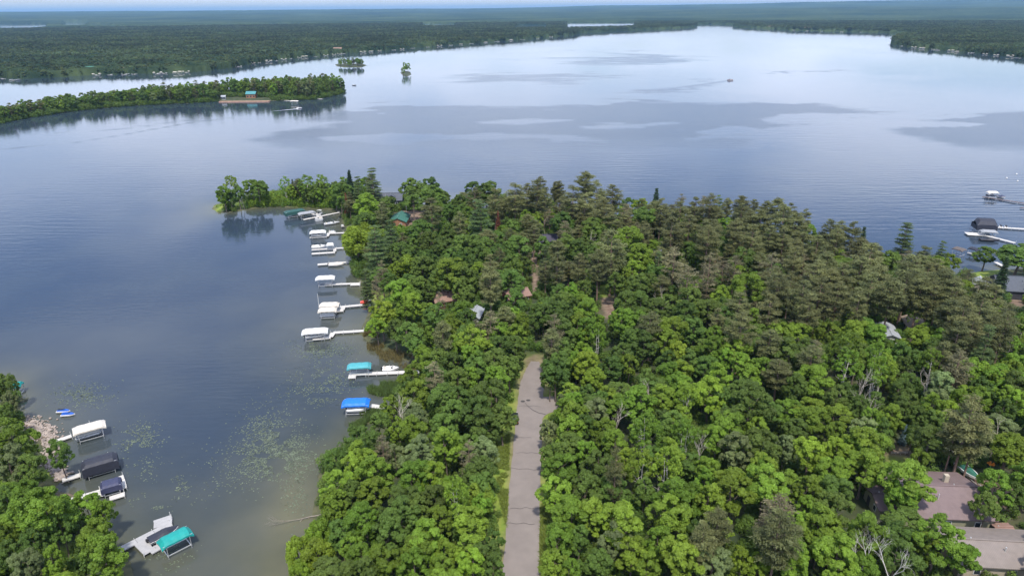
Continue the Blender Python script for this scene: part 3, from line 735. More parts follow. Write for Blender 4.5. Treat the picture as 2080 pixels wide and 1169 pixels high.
TILES = [
((680, 340, 5.195), "60,240,200,o 170,230,120,s 250,250,170,w 400,170,200,w 340,390,260,g 560,390,180,o 500,480,160,p 330,560,230,o 500,570,140,o 240,790,300,l 330,700,200,l 440,880,300,w 600,780,260,w 700,700,140,y 820,250,240,o 1010,180,190,o 830,380,200,o 1030,300,230,o 1150,310,120,o 1020,500,230,p 1320,370,150,o 1450,190,180,o 1600,280,220,o 1730,200,200,o 1850,160,90,b 1480,350,160,p 1690,400,180,p 1540,580,330,w 1320,600,160,p 1900,330,260,p 2030,300,180,p 900,690,240,o 1130,640,110,b 1000,800,200,o 690,900,230,o 1150,850,230,o 1420,830,300,o 1570,860,220,o 1480,960,220,o 1220,1110,360,g 920,1060,240,o 600,1000,200,o 500,1100,130,q 1000,980,180,o 1880,660,180,o 2020,600,180,g 1930,860,260,o 1720,960,200,o 1860,1090,220,o 1640,1090,180,p 1760,860,150,o 1340,980,160,o"),
((1080, 340, 5.195), "80,140,150,p 180,120,90,p 260,200,110,p 330,220,110,p 410,180,120,p 550,140,200,p 60,300,200,p 140,380,140,p 430,380,260,p 680,330,220,p 850,330,200,p 560,450,200,p 760,500,260,p 1030,370,160,o 1160,320,100,s 1270,340,60,s 1160,410,180,g 1200,560,250,o 1000,520,150,q 1290,390,80,q 1460,340,140,s 1630,270,150,q 1760,350,140,q 1360,480,200,p 1560,500,220,p 1720,470,200,p 1880,450,200,p 1980,390,150,w 2060,430,120,p 1470,730,280,p 1650,690,250,p 1860,720,260,p 890,620,120,y 50,590,140,g 330,620,220,o 490,600,120,g 660,670,240,o 700,760,160,g 350,710,160,q 350,860,260,o 450,900,220,o 110,860,160,o 840,940,300,p 1000,800,300,g 1130,980,260,g 1080,1100,220,g 620,950,180,o 140,1000,160,w 270,1070,180,p 500,1070,200,p 700,1090,220,p 1340,900,110,d 1650,900,220,o 1500,1030,260,q 1720,1000,130,g 1850,850,240,p 1870,1080,220,q 2000,1000,90,d 1330,1080,160,w 1240,1090,130,g"),
((1480, 380, 5.195), "130,220,170,p 260,220,150,p 400,230,140,p 520,230,190,p 650,260,150,p 810,320,130,p 970,450,80,s 330,380,240,p 120,380,220,p 560,400,240,p 700,420,200,p 1180,480,170,p 1060,520,200,p 1300,520,200,p 1590,600,150,s 1900,560,270,w 2010,560,150,w 870,460,150,g 60,540,200,p 240,600,220,p 430,560,200,p 570,600,180,p 780,560,220,p 930,650,200,p 1130,620,200,p 1380,680,240,p 1480,800,300,p 1700,820,260,o 1740,790,130,g 1880,800,200,q 700,740,180,p 150,800,260,o 60,900,200,q 440,900,260,q 680,850,200,p 960,900,110,d 1000,760,180,p 1210,900,240,o 1020,900,240,p 900,1000,240,p 1180,1030,240,p 1380,950,240,p 1900,950,300,p 260,1000,160,g 180,1120,320,g 470,1050,220,p 1560,1050,260,p 1700,1000,200,o 2040,700,120,o"),
((680, 560, 5.195), "690,170,240,g 780,210,200,g 860,90,180,o 330,80,180,w 440,120,120,q 570,60,180,o 1130,60,230,o 1350,50,250,o 1860,60,260,o 1410,220,180,o 1110,290,110,q 1890,290,200,o 500,400,260,y 440,500,200,y 740,380,240,y 820,300,200,g 640,560,200,o 800,580,240,o 1060,420,230,o 1340,400,240,g 1230,530,230,g 1010,620,160,g 1140,680,200,p 1380,480,200,o 1660,340,180,o 1640,500,200,q 1490,580,120,q 1850,480,140,o 1970,500,160,g 1740,600,200,g 1930,640,220,g 1460,700,300,g 1300,780,180,g 1760,740,240,o 1450,840,220,g 940,820,200,g 850,720,180,o 1100,870,220,o 1240,920,230,o 1700,930,260,o 1500,900,200,o 830,1050,240,g 960,1000,160,g 1050,1050,200,q 1420,1080,200,g 1300,1130,220,o 1700,1090,250,g 1850,1000,200,o 1960,780,200,o"),
((1080, 560, 5.195), "130,420,260,o 330,300,240,o 260,420,300,o 580,400,290,g 540,170,180,o 70,600,220,q 60,720,180,p 980,330,240,o 1150,300,230,o 1320,400,260,o 1120,130,260,o 880,130,200,o 1640,100,230,q 1850,100,200,q 1660,270,260,o 1620,440,260,o 1850,400,220,o 2000,250,200,g 960,530,270,g 1120,560,240,g 1270,540,200,g 1480,620,300,g 1050,700,220,o 1400,740,240,g 340,620,260,o 340,780,220,o 570,590,230,g 560,660,140,y 700,660,160,b 550,830,170,y 560,960,260,y 170,860,200,o 300,960,220,o 250,1060,260,o 680,980,140,y 950,850,240,o 1560,860,200,y 1450,1060,220,g 1590,1040,200,y 1930,670,170,g 1900,820,230,g 1700,600,250,o 2040,900,180,g 60,1100,200,o 1200,1120,160,o 1960,1100,260,y 650,1100,220,y"),
((1480, 560, 5.195), "500,220,260,p 760,300,280,p 640,180,200,p 950,260,260,p 1060,130,220,p 1130,280,260,p 1350,380,200,p 1480,200,280,p 1700,260,300,p 1850,180,260,p 2000,260,240,p 120,600,280,p 230,480,160,g 420,420,220,p 830,420,240,p 560,650,240,g 730,640,240,g 650,850,320,o 1040,650,220,g 1330,620,290,g 1500,650,270,g 1250,840,330,b 900,880,180,q 940,980,220,g 80,800,260,g 1560,900,200,b 1780,830,220,g 1930,700,200,g 2040,650,160,g 370,1000,260,g 120,980,220,g 200,1110,220,g 900,1110,330,g 1620,1050,240,b 1950,440,130,b 280,640,200,o"),
((1680, 560, 5.195), "1200,130,300,p 1080,250,260,p 1300,250,250,p 1440,160,180,y 1440,260,200,o 1650,200,240,p 1750,280,220,p 1820,120,180,s 1290,460,260,p 1400,520,300,p 1600,430,280,p 1880,480,260,p 1700,600,260,p 1500,650,250,p 1350,720,220,p 1060,640,180,g 1180,740,260,g 1000,720,200,g 1640,850,280,w 1850,640,220,p 2040,600,70,d 1940,780,160,b 2020,780,150,g 1960,940,220,g 1370,980,260,q 1100,960,240,b 980,950,160,g 1620,1050,220,g 1780,1120,240,g 2010,1100,200,g"),
((1680, 720, 5.195), "1200,360,240,v 1140,520,230,v 1360,200,240,q 1600,230,200,g 1770,280,230,g 1940,180,200,g 2020,330,200,g 1900,480,200,g 2000,560,220,y 1760,480,110,g 1390,540,180,y 1600,520,200,y 1270,650,160,y 1340,870,240,p 1560,880,280,p 1110,740,200,o 950,700,180,o 1070,960,330,o 900,880,150,o 570,860,180,o 370,850,230,v 90,870,180,g 390,1020,360,g 60,1060,160,y 330,600,190,o 850,350,180,o 500,240,250,b 200,150,260,b 100,500,200,o 1930,1030,260,y 1820,760,160,d 1850,650,200,o 460,1140,250,o 950,1140,150,g 760,600,200,o 500,540,150,o"),
((580, 780, 4.16), "1090,110,230,g 890,190,150,g 1330,150,240,o 1440,260,200,o 1620,260,260,o 1750,120,260,o 1830,290,230,o 1680,360,240,o 1330,380,200,o 1100,330,200,v 1080,430,230,g 950,400,140,g 800,340,180,o 630,480,240,o 820,550,150,q 420,640,170,o 620,650,240,g 1350,550,270,g 1140,600,250,v 920,600,160,v 1690,590,190,v 1550,640,160,q 750,780,280,g 1080,780,260,g 440,860,250,g 750,920,250,g 1640,780,250,o 1380,870,120,g 1740,900,220,o 560,940,200,o 1000,980,230,o 1260,980,230,o 1450,980,200,b 1640,960,200,g 1800,1000,150,g"),
((580, 888, 4.16), "400,560,230,g 640,700,280,g 820,700,150,o 980,680,270,o 860,830,250,o 1100,620,200,o 1310,720,200,g 1560,740,260,g 1780,600,160,g 1200,880,280,g 1120,960,240,g 1340,980,180,g 280,820,180,l 100,960,160,l 280,980,220,l 130,1140,160,l 560,930,180,g 640,1020,230,g 820,1060,240,g 1080,1080,240,g 1550,960,220,g 1700,1040,210,o 1570,1100,240,y 1330,1140,200,g 400,1100,160,o 480,820,200,o 1760,900,150,o 1760,1140,150,o"),
((1080, 780, 4.16), "180,130,150,v 60,420,130,v 330,90,170,g 330,190,160,g 180,290,260,g 310,400,240,g 460,120,150,o 580,150,150,o 550,270,200,v 440,400,180,o 900,180,270,g 1100,130,240,g 1330,90,200,g 1500,120,260,y 1300,180,160,b 640,430,200,g 960,440,260,b 1250,310,170,g 1290,480,200,b 1650,400,260,g 1840,200,300,o 1750,100,200,o 1600,180,200,o 2000,250,200,o 700,570,230,g 470,620,160,g 160,640,160,o 560,720,240,o 910,730,220,b 1150,740,240,b 240,780,260,g 200,950,260,g 1470,740,170,g 1560,500,200,g 1720,570,260,v 1950,560,250,o 1940,720,180,g 950,940,180,o 700,930,220,o 450,920,250,o 1900,420,160,g 1690,900,340,y 1960,900,260,g 1460,850,170,g"),
((1080, 888, 4.16), "340,660,300,g 230,900,260,g 400,900,180,o 740,750,320,g 700,900,260,v 850,1000,260,y 1060,900,230,g 1180,560,320,g 1330,560,220,g 1170,700,330,g 1560,800,220,p 1440,900,200,p 1350,860,200,o 1250,1050,330,g 1540,1110,240,v 1760,1080,180,y 1920,1110,170,y 560,1090,200,o 180,1100,230,g 320,1160,150,g 980,1120,200,g"),
((1400, 888, 4.16), "740,700,330,q 740,860,340,p 860,1020,280,g 1090,760,330,g 1100,880,220,g 660,430,330,g 620,280,180,g 1000,480,240,g 1200,480,250,o 1230,620,280,o 980,620,170,g 1010,150,260,y 1230,160,200,y 1450,130,300,g 1480,260,290,g 1200,330,240,g 1480,860,340,g 1250,1040,330,g 1450,1120,220,g 1850,430,380,g 1800,540,250,g 1760,870,220,o 2020,950,200,g"),
((1680, 880, 4.045), "1470,170,230,g 1370,480,250,g 1300,640,180,o 1520,560,150,o 920,900,340,g 1130,1050,200,g"),
((0, 740, 2.724), "30,100,130,o 50,190,100,v 40,270,120,o 80,430,260,g 60,560,220,v 320,470,130,o 170,560,200,o 150,720,170,g 250,820,300,g 480,770,180,g 560,800,140,g 540,940,200,g 560,1060,250,g 180,1000,170,o 290,1090,130,g 150,1110,180,v 30,960,120,g 40,760,160,o 60,1060,150,o 620,1090,140,g 330,900,160,o"),
((400, 330, 5.195), "280,330,150,g 360,250,150,b 580,260,170,g 700,300,170,o 620,400,150,o 490,400,120,o 800,390,140,o 930,250,100,b 1100,270,170,b 1020,300,70,s 1310,230,130,b 1350,330,160,g 1480,280,150,o 1620,290,130,s 1140,400,110,g 930,400,100,o 1250,410,110,g 1430,420,120,o 220,400,110,g"),
]
HAND = []
for (ox, oy, sc), s in TILES:
    for e in s.split():
        a, b, c_, k = e.split(','); HAND.append((ox+float(a)/sc, oy+float(b)/sc, float(c_)/sc, k))
# pixel windows that stay open so that houses, docks and drives show between the crowns
CLEAR = [(797, 430, 826, 464), (824, 436, 858, 462), (765, 392, 814, 402), (890, 596, 912, 610), (965, 622, 979, 648), (1030, 586, 1066, 606), (1104, 478, 1120, 496), (1798, 660, 1814, 694),
         (1852, 650, 1864, 668), (1770, 990, 1804, 1038), (1890, 968, 1975, 1060), (1935, 1085, 2085, 1175), (1954, 952, 1978, 990), (1914, 1060, 1976, 1080), (2018, 1060, 2052, 1086), (1964, 990, 1990, 1055),
         (1990, 955, 2012, 975), (1800, 918, 1852, 962), (1056, 805, 1094, 1175), (1000, 900, 1040, 1030), (1222, 626, 1236, 656), (2042, 552, 2085, 628), (1983, 545, 2020, 568), (1978, 562, 2002, 590),
         (45, 855, 100, 905), (110, 860, 260, 1018), (245, 1040, 400, 1140), (1960, 470, 2085, 545), (1918, 914, 1936, 936), (60, 945, 127, 1005), (1082, 560, 1088, 590), (752, 592, 800, 618), (1102, 1010, 1122, 1175), (1085, 812, 1108, 840), (690, 800, 790, 880), (700, 735, 820, 772), (725, 672, 862, 742), (608, 660, 745, 700), (640, 600, 760, 640), (1036, 838, 1052, 866), (700, 455, 722, 480), (565, 418, 700, 470)]
def overlap(px, py, wpx, hpx):
    for (a, b, c_, d) in CLEAR:
        if a-wpx*.42 < px < c_+wpx*.42 and b-hpx*.45 < py < d+hpx*.45: return True
    return False
for px, py, wp, k in HAND:
    wm = 7.0
    for it in range(3):
        h, f = dims(k, wm); p = P(px, py, h*f+1); wm = wp*depth(p)/FPX
    R = wm/2*(1.08 if px > 430 or py < 700 else .84)
    if k != 'd': R = min(max(R, 1.6), 6.5)
    if sdist(np.array([p[0]]), np.array([p[1]]))[0] < -1.5:      # keep trunks on land
        cand = [(dxx, dyy) for dxx in range(-16, 17, 2) for dyy in range(-16, 17, 2)]
        cx = np.array([p[0]+a for a, b in cand]); cy = np.array([p[1]+b for a, b in cand]); sd_ = sdist(cx, cy)
        ok = sd_ > .8
        if not ok.any(): continue
        dd_ = np.where(ok, (cx-p[0])**2+(cy-p[1])**2, 1e9); j = int(dd_.argmin()); p[0], p[1] = cx[j], cy[j]
    rd_ = segdist(ROADC, np.array([p[0]]), np.array([p[1]]), False)[0]; need = 3.3+(R+2.2 if 885 < py < 1035 and px < 1050 else R*.62)+(4.5 if 795 < py < 850 and px > 1070 else 0)
    if rd_ < need:
        j = int(np.argmin(np.hypot(ROADC[:, 0]-p[0], ROADC[:, 1]-p[1]))); rx = np.interp(p[1], ROADC[:, 1], ROADC[:, 0]); p[0] = rx+(need if p[0] > rx else -need)
    plant(k, p[0], p[1], R, h*random.uniform(.95, 1.06), px, py)
print('hand', len(HAND), COUNT)
# one-off trees
def special(k, px, py, wpx, h, label, zf=None):
    p = P(px, py, h*(zf or dims(k, 5)[1])+1); R = wpx*depth(p)/FPX/2
    return plant(k, p[0], p[1], R, h, px, py, label)
special('r', 704, 420, 14, 12, 'narrow rust red dead conifer standing where the spit joins the wooded point')
special('r', 1012, 463, 16, 12, 'rust brown dead conifer beside the layered white pine')
special('p', 996, 572, 46, 21, 'tall pine with a long bare pale trunk behind the grey roof', .78)
special('p', 1963, 868, 88, 19, 'large spreading olive pine leaning above the green tarped boat', .72)
special('u', 1834, 892, 16, 5, 'small blue-grey spruce in the clearing above the mauve roof')
special('p', 1250, 955, 40, 16, 'small pine with reddish bare trunk in the foreground wood', .8)
SNG = [(1245, 835, 13, 'tall bleached snag with many upright forks right of the road bend'), (1175, 850, 9, 'low forked bleached snag just right of the road bend'), (1424, 890, 13, 'white barked dead tree with a single crooked fork in mid wood'),
       (1287, 880, 10, 'fan shaped bare grey snag near the road'), (1348, 975, 13, 'white bare stem standing inside a green crown in the foreground wood'), (1322, 785, 12, 'leaning bleached snag above the dark gap right of the road'),
       (1747, 765, 14, 'cluster of bare white birch stems below the pale grey roof'), (1774, 815, 13, 'second cluster of white birch stems, just below the first'), (1107, 440, 12, 'pale forked birch skeleton near the dark purple roof'),
       (1187, 475, 14, 'white dead birch trunk with raised forks in the middle of the point'), (1345, 600, 12, 'tan branching dead tree beside the yellowing pine'), (808, 820, 15, 'long straight white dead trunk beside the blue boat canopy'),
       (1890, 770, 12, 'pale forked trunks beside the pale green tree at right'), (18, 800, 8, 'small white branched tree at the left edge of the picture'), (20, 900, 12, 'bare grey tree at the left shore below the rocks'), (1560, 800, 9, 'short leaning white snag in mid wood'), (491, 385, 12, 'bare brown dead tree on the grassy spit')]
for px, py, h, lab in SNG:
    p = P(px, py, h*.75+1); plant('d', p[0], p[1], 2, h, px, py, lab)
for px, py, h, lab, r in ((1768, 1120, 13, 'big white many-branched dead tree at the bottom right', .3), (1822, 1150, 13, 'second big white dead tree, right of its twin at the bottom edge', 2.1)):
    p = P(px, py, h*.7+1); o = obj('dead_tree', SNB[0 if r < 1 else 1]); o.location = (p[0], p[1], gz(p[0], p[1])); o.scale = (1.0, 1.0, h/12); o.rotation_euler.z = r
    tag(o, lab, 'tree')
# filler trees between the traced crowns
def fill(n_try, xr, yr, spacing, poly, kinds, far=False, limit=400, seed=3, hs=(9, 14), edge=1.0, test=True):
    g = np.random.default_rng(seed); xs = g.uniform(*xr, n_try); ys = g.uniform(*yr, n_try); ok = sdist(xs, ys, [poly]) > edge; xs = xs[ok]; ys = ys[ok]
    c = 0
    T = np.array([(a, b, r) for a, b, r in TREES]) if TREES else np.zeros((0, 3))
    for x, y in zip(xs, ys):
        px, py, dz = proj(x, y, 8.0); px = float(px); py = float(py); dz = float(dz)
        if not (-70 < px < 2150 and py < 1290): continue
        if far and 446 < px < 552 and proj(x, y, 0.0)[1] > 198.5: continue
        R = g.uniform(2.2, 3.6) if not far else g.uniform(3.4, 5.6)
        if len(T) and (np.hypot(T[:, 0]-x, T[:, 1]-y) < (T[:, 2]+R)*spacing).any(): continue
        if segdist(ROADC, np.array([x]), np.array([y]), False)[0] < (5.6+R*.5 if y < 165 else 3.2): continue
        k = kinds(px, py, g); h = g.uniform(*hs)*(1.25 if k in 'pw' and not far else 1)*(np.interp(px, [0, 300, 480, 700], [.66, .8, .98, 1.0]) if far and py < 300 and px < 705 else 1)
        if test:
            wpx = 2*R*FPX/dz; hpx = h*FPX/dz*.9
            px2, py2, _ = proj(x, y, h*.55)
            if overlap(float(px2), float(py2), wpx, hpx): continue
        plant(k, x, y, R*(1.0), h, px, py, far=far, nm=('leafy_tree' if far else 'young_tree' if k in 'ov' else 'young_maple_tree') if k in 'ogyv' else None)
        T = np.vstack([T, (x, y, R)]) if len(T) else np.array([(x, y, R)]); c += 1
        if c >= limit: break
    return c
def kk(px, py, g):
    r = g.random()
    pine = 1060 < px and py < 640 and (py-330) > (px-1060)*.0
    if pine and (py < 560 or px > 1450): return 'p' if r < .42 else ('o' if r < .7 else 'g' if r < .9 else 'q')
    if py > 800: return 'g' if r < .45 else ('o' if r < .8 else ('y' if r < .9 else 'v'))
    return 'o' if r < .6 else ('g' if r < .9 else 'p')
print('fill pen', fill(26000, (-110, 290), (60, 430), .60, POLYS[0], kk, limit=520, seed=5, hs=(7.5, 11.5)))
print('fill left', fill(4000, (-140, -30), (60, 260), .7, POLYS[1], kk, limit=32, seed=6, hs=(6, 9), edge=3))
TREES.clear()
km = lambda px, py, g: (lambda r: 'o' if r < .5 else 'g' if r < .82 else 'p' if r < .93 else 'v')(g.random())
print('fill mid', fill(12000, (-800, -190), (560, 860), .50, POLYS[2], km, far=True, limit=330, seed=7, hs=(14, 21), test=False))
TREES.clear()
fill(1500, (-400, -180), (980, 1300), .5, POLYS[3], km, far=True, limit=16, seed=8, hs=(10, 15), test=False, edge=2)
fill(1500, (-250, -100), (850, 1150), .4, POLYS[4], km, far=True, limit=3, seed=9, hs=(12, 16), test=False, edge=1)
print(COUNT)

# ------------------------------------------------------------ instanced stuff (undergrowth, far woods)
HID = bpy.data.collections.new('scatter_sources')
def scatter(name, pts, scales, meshes, label, cat, mat, zscale=1.0):
    me = bpy.data.meshes.new(name); me.vertices.add(len(pts)); me.vertices.foreach_set('co', np.asarray(pts, np.float32).ravel())
    a = me.attributes.new('sc', 'FLOAT', 'POINT'); a.data.foreach_set('value', np.asarray(scales, np.float32))
    o = obj(name, me); tag(o, label, cat, kind='stuff')
    ng = bpy.data.node_groups.new(name, 'GeometryNodeTree')
    ng.interface.new_socket('Geometry', in_out='INPUT', socket_type='NodeSocketGeometry'); ng.interface.new_socket('Geometry', in_out='OUTPUT', socket_type='NodeSocketGeometry')
    n = ng.nodes.new; l = ng.links.new
    gi = n('NodeGroupInput'); go = n('NodeGroupOutput'); ci = n('GeometryNodeCollectionInfo'); ip = n('GeometryNodeInstanceOnPoints')
    col = bpy.data.collections.new(name+'_src')
    for m_ in meshes:
        if not m_.materials: m_.materials.append(mat)
        ob = bpy.data.objects.new(m_.name, m_); col.objects.link(ob)
        if m_.materials[0] != mat: ob.material_slots[0].link = 'OBJECT'; ob.material_slots[0].material = mat
    ci.inputs['Collection'].default_value = col; ci.inputs['Separate Children'].default_value = True; ci.inputs['Reset Children'].default_value = True
    l(gi.outputs[0], ip.inputs['Points']); l(ci.outputs[0], ip.inputs['Instance']); ip.inputs['Pick Instance'].default_value = True
    rv = n('FunctionNodeRandomValue'); rv.data_type = 'INT'; rv.inputs[4].default_value = 0; rv.inputs[5].default_value = len(meshes)-1; l(rv.outputs[2], ip.inputs['Instance Index'])
    rr = n('FunctionNodeRandomValue'); rr.data_type = 'FLOAT_VECTOR'; rr.inputs[0].default_value = (0, 0, 0); rr.inputs[1].default_value = (0, 0, 6.28); l(rr.outputs[0], ip.inputs['Rotation'])
    na = n('GeometryNodeInputNamedAttribute'); na.data_type = 'FLOAT'; na.inputs['Name'].default_value = 'sc'
    cv = n('ShaderNodeCombineXYZ'); mz = n('ShaderNodeMath'); mz.operation = 'MULTIPLY'; mz.inputs[1].default_value = zscale
    l(na.outputs[0], cv.inputs[0]); l(na.outputs[0], cv.inputs[1]); l(na.outputs[0], mz.inputs[0]); l(mz.outputs[0], cv.inputs[2]); l(cv.outputs[0], ip.inputs['Scale'])
    l(ip.outputs[0], go.inputs[0])
    md = o.modifiers.new('scatter', 'NODES'); md.node_group = ng
    return o
def clump(seed, R, h, n, ls):
    g = np.random.default_rng(seed); c = g.normal(size=(9, 3))*np.array([R*.45, R*.45, h*.18])+np.array([0, 0, h*.45]); P_ = []; N_ = []; T_ = []
    for q in c:
        k = n//9; u = nrm(g.normal(size=(k, 3))+np.array([0, 0, .5])); P_.append(q+u*np.array([R*.45, R*.45, h*.38])*g.uniform(.7, 1.1, size=(k, 1))); N_.append(nrm(u+np.array([0, 0, .4])+g.normal(size=(k, 3))*.4)); T_.append(np.full(k, g.uniform(.8, 1.2)))
    P_ = np.concatenate(P_); N_ = np.concatenate(N_); T_ = np.concatenate(T_); s = ls*g.uniform(.7, 1.3, len(P_))
    V, F = cards(P_, N_, s, s*.7, g); return np_mesh('shrub', V, F, None, dict(tint=np.repeat(T_, 4)))
SH = [clump(700+i, 1.5, 2.4, 800, .15) for i in range(4)]
g = np.random.default_rng(77)
xs = g.uniform(-140, 290, 26000); ys = g.uniform(60, 440, 26000); d_ = sdist(xs, ys, POLYS[:2]); px, py, dz = proj(xs, ys, 1+0*xs)
ok = (d_ > .3) & (px > -60) & (px < 2140) & (py < 1260) & (segdist(ROADC, xs, ys, False) > 5.0)
for pl in LAWNW+DIRTW: ok &= ~inside(pl, xs, ys)
for (a, b, c_, d) in CLEAR: ok &= ~((px > a) & (px < c_) & (py > b) & (py < d+12))
ok &= (fbm(xs, ys, 14, 78) > .33)
xs = xs[ok]; ys = ys[ok]
scatter('undergrowth', np.stack([xs, ys, gheight(xs, ys)-.1], 1), g.uniform(.5, 1.35, len(xs)), SH, 'dark green shrubs and saplings covering the woodland floor', 'undergrowth', LM['o'])
g2 = np.random.default_rng(78)
xs = g2.uniform(-800, -190, 60000); ys = g2.uniform(560, 860, 60000); d_ = sdist(xs, ys, POLYS[2:3]); px, py, dz = proj(xs, ys, 0*xs)
ok = (d_ > -.5) & (px > -60); bx_ = (px > 440) & (px < 552) & (py > 200); ok &= ~bx_; xs = xs[ok][:7000]; ys = ys[ok][:7000]
scatter('peninsula_shrubs', np.stack([xs, ys, np.maximum(gheight(xs, ys), 0)-.2], 1), g2.uniform(.9, 2.2, len(xs)), SH, 'low green bushes filling the ground of the long peninsula', 'bushes', LM['o'])
xs = g2.uniform(-130, -20, 60000); ys = g2.uniform(300, 420, 60000); px, py, dz = proj(xs, ys, 0*xs); d_ = sdist(xs, ys, POLYS[:1])
ok = (d_ > 1.5) & (px > 455) & (px < 705) & (py < 424); xs = xs[ok][:900]; ys = ys[ok][:900]
scatter('spit_bushes', np.stack([xs, ys, np.maximum(gheight(xs, ys), 0)-.2], 1), g2.uniform(.7, 1.6, len(xs)), SH, 'leafy green bushes along the middle of the grassy spit', 'bushes', LM['g'], zscale=1.15)
# far forest trees
FT = [broad_crown(800+i, lobes=7, puffs=4, leaves=7, ls=1.0, low=.05) for i in range(4)]
th = g.uniform(-.72, .72, 200000); u = g.random(200000); rr = 1150*(5200/1150)**(u**.62)
xs = rr*np.sin(th); ys = rr*np.cos(th); px, py, dz = proj(xs, ys, 0*xs)
ok = farmask(xs, ys) & (px > -40) & (px < 2120)
for hx, hy, hw_ in ((186, 146, 9), (318, 147, 9), (392, 142, 9), (686, 106, 9), (262, 148, 7)): ok &= ~((np.abs(px-hx) < hw_) & (py > hy-3))
ok &= ~((py > 95) & (px > 1800) & (fbm(xs, ys, 60, 12) > .72)); xs = xs[ok][:60000]; ys = ys[ok][:60000]; rr = rr[ok][:60000]
print('far trees', len(xs))
scatter('far_woodland_trees', np.stack([xs, ys, np.full(len(xs), 0.)+np.clip((rr-1500)/3000, 0, 1)*3], 1), g.uniform(.95, 1.5, len(xs))*np.clip(rr/1900, 1, 1.25), FT, 'mixed green tree crowns along the far shore of the lake', 'woodland', LM['far'], zscale=.66)

# ------------------------------------------------------------ docks, lifts, boats
def yaw(a, b): return math.atan2(b[1]-a[1], b[0]-a[0])
def dock(segs, label, mat=None, name='dock', z=.55):
    """segs: list of ((x0,y0),(x1,y1),width) in picture coordinates"""
    mat = mat or deckw
    p0 = P(*segs[0][0], z); root = empty(name, (p0[0], p0[1], 0)); tag(root, label, 'dock')
    for si, (a, b, wd) in enumerate(segs):
        A = P(*a, z); B = P(*b, z); Ln = np.linalg.norm((B-A)[:2]); r = yaw(A, B); n = max(1, round(Ln/3.0)); d = (B-A)/Ln
        for k in range(n):
            c = A+d*Ln*(k+.5)/n-p0; l = Ln/n-.05
            mb = MB(); mb.box(0, 0, 0, l, wd, .07); mb.box(0, wd/2-.04, -.11, l, .05, .12); mb.box(0, -wd/2+.04, -.11, l, .05, .12)
            mb.build('deck_section', mat, root, (c[0], c[1], z+.004*si), r)
            if k % 1 == 0:
                for s in (-1, 1): MB().tube([(l/2-.1, s*(wd/2+.03), -1.6), (l/2-.1, s*(wd/2+.03), .30+.5*(k == n-1))], .045, 6).build('post', white, root, (c[0], c[1], z), r)
    return root
def lift(a, b, wd, mat, label, z=3.1, walls=0.0, name='boat_lift', round_=.35, rise=.5):
    A = P(*a, z); B = P(*b, z); Ln = float(np.linalg.norm((B-A)[:2])); r = yaw(A, B); c = (A+B)/2
    root = empty(name, (c[0], c[1], 0), r); tag(root, label, 'boat lift')
    rings = []; n = 9; hw = wd/2
    for i in range(n):
        t = -1+2*i/(n-1); e = 1-max(0, (abs(t)-.86)/.14)**2*.45; x = t*Ln/2
        dz = -max(0, (abs(t)-.86)/.14)*round_
        sag = .03*math.cos(i*math.pi)
        val = .32 if not walls else walls
        prof = [(-hw*1.0, -val), (-hw, 0), (-hw*.72*e, rise*.62*e), (-hw*.3*e, rise*.95*e), (hw*.3*e, rise*.95*e), (hw*.72*e, rise*.62*e), (hw, 0), (hw, -val), (hw-.03, -val), (hw*.7*e, rise*.55*e-.05), (0, rise*.9*e-.05), (-hw*.7*e, rise*.55*e-.05), (-hw+.03, -val)]
        rings.append([(x, yy, zz+dz+sag) for yy, zz in prof])
    mb = MB(); mb.loft(rings, cap=True)
    if walls: mb.box(-Ln/2+.02, 0, -walls/2-.25, .04, wd*.98, walls-.4)
    mb.build('canopy', mat, root, (0, 0, z))
    for sx in (-1, 1):
        for sy in (-1, 1):
            MB().box(sx*Ln*.36, sy*(hw-.12), z/2-.55, .09, .09, z+1.1).build('post', alu, root)
    for sy in (-1, 1):
        MB().box(0, sy*(hw-.12), z-.05, Ln*.92, .07, .07).build('top_rail', alu, root)
        MB().box(0, sy*(hw-.35), .55, Ln*.72, .14, .12).build('bunk', alu, root)
    for sx in (-1, 1): MB().box(sx*Ln*.36, 0, .42, .12, wd-.2, .12).build('cross_beam', alu, root)
    return root
def hull_rings(Ln, wd, hh, sharp=1.0, n=9):
    rings = []
    for i in range(n):
        t = i/(n-1); x = -Ln/2+Ln*t; k = 1-max(0, (t-.5)/.5)**2.2*sharp*.98; k = max(k, .03); zb = hh*.55*max(0, (t-.6)/.4)**2
        hw = wd/2*k*(.94+.06*min(1, t*4))
        rings.append([(x, -hw, hh+.12*t), (x, -hw*.92, hh*.45+zb*.6), (x, -hw*.5, .08+zb), (x, 0, zb), (x, hw*.5, .08+zb), (x, hw*.92, hh*.45+zb*.6), (x, hw, hh+.12*t)])
    return rings
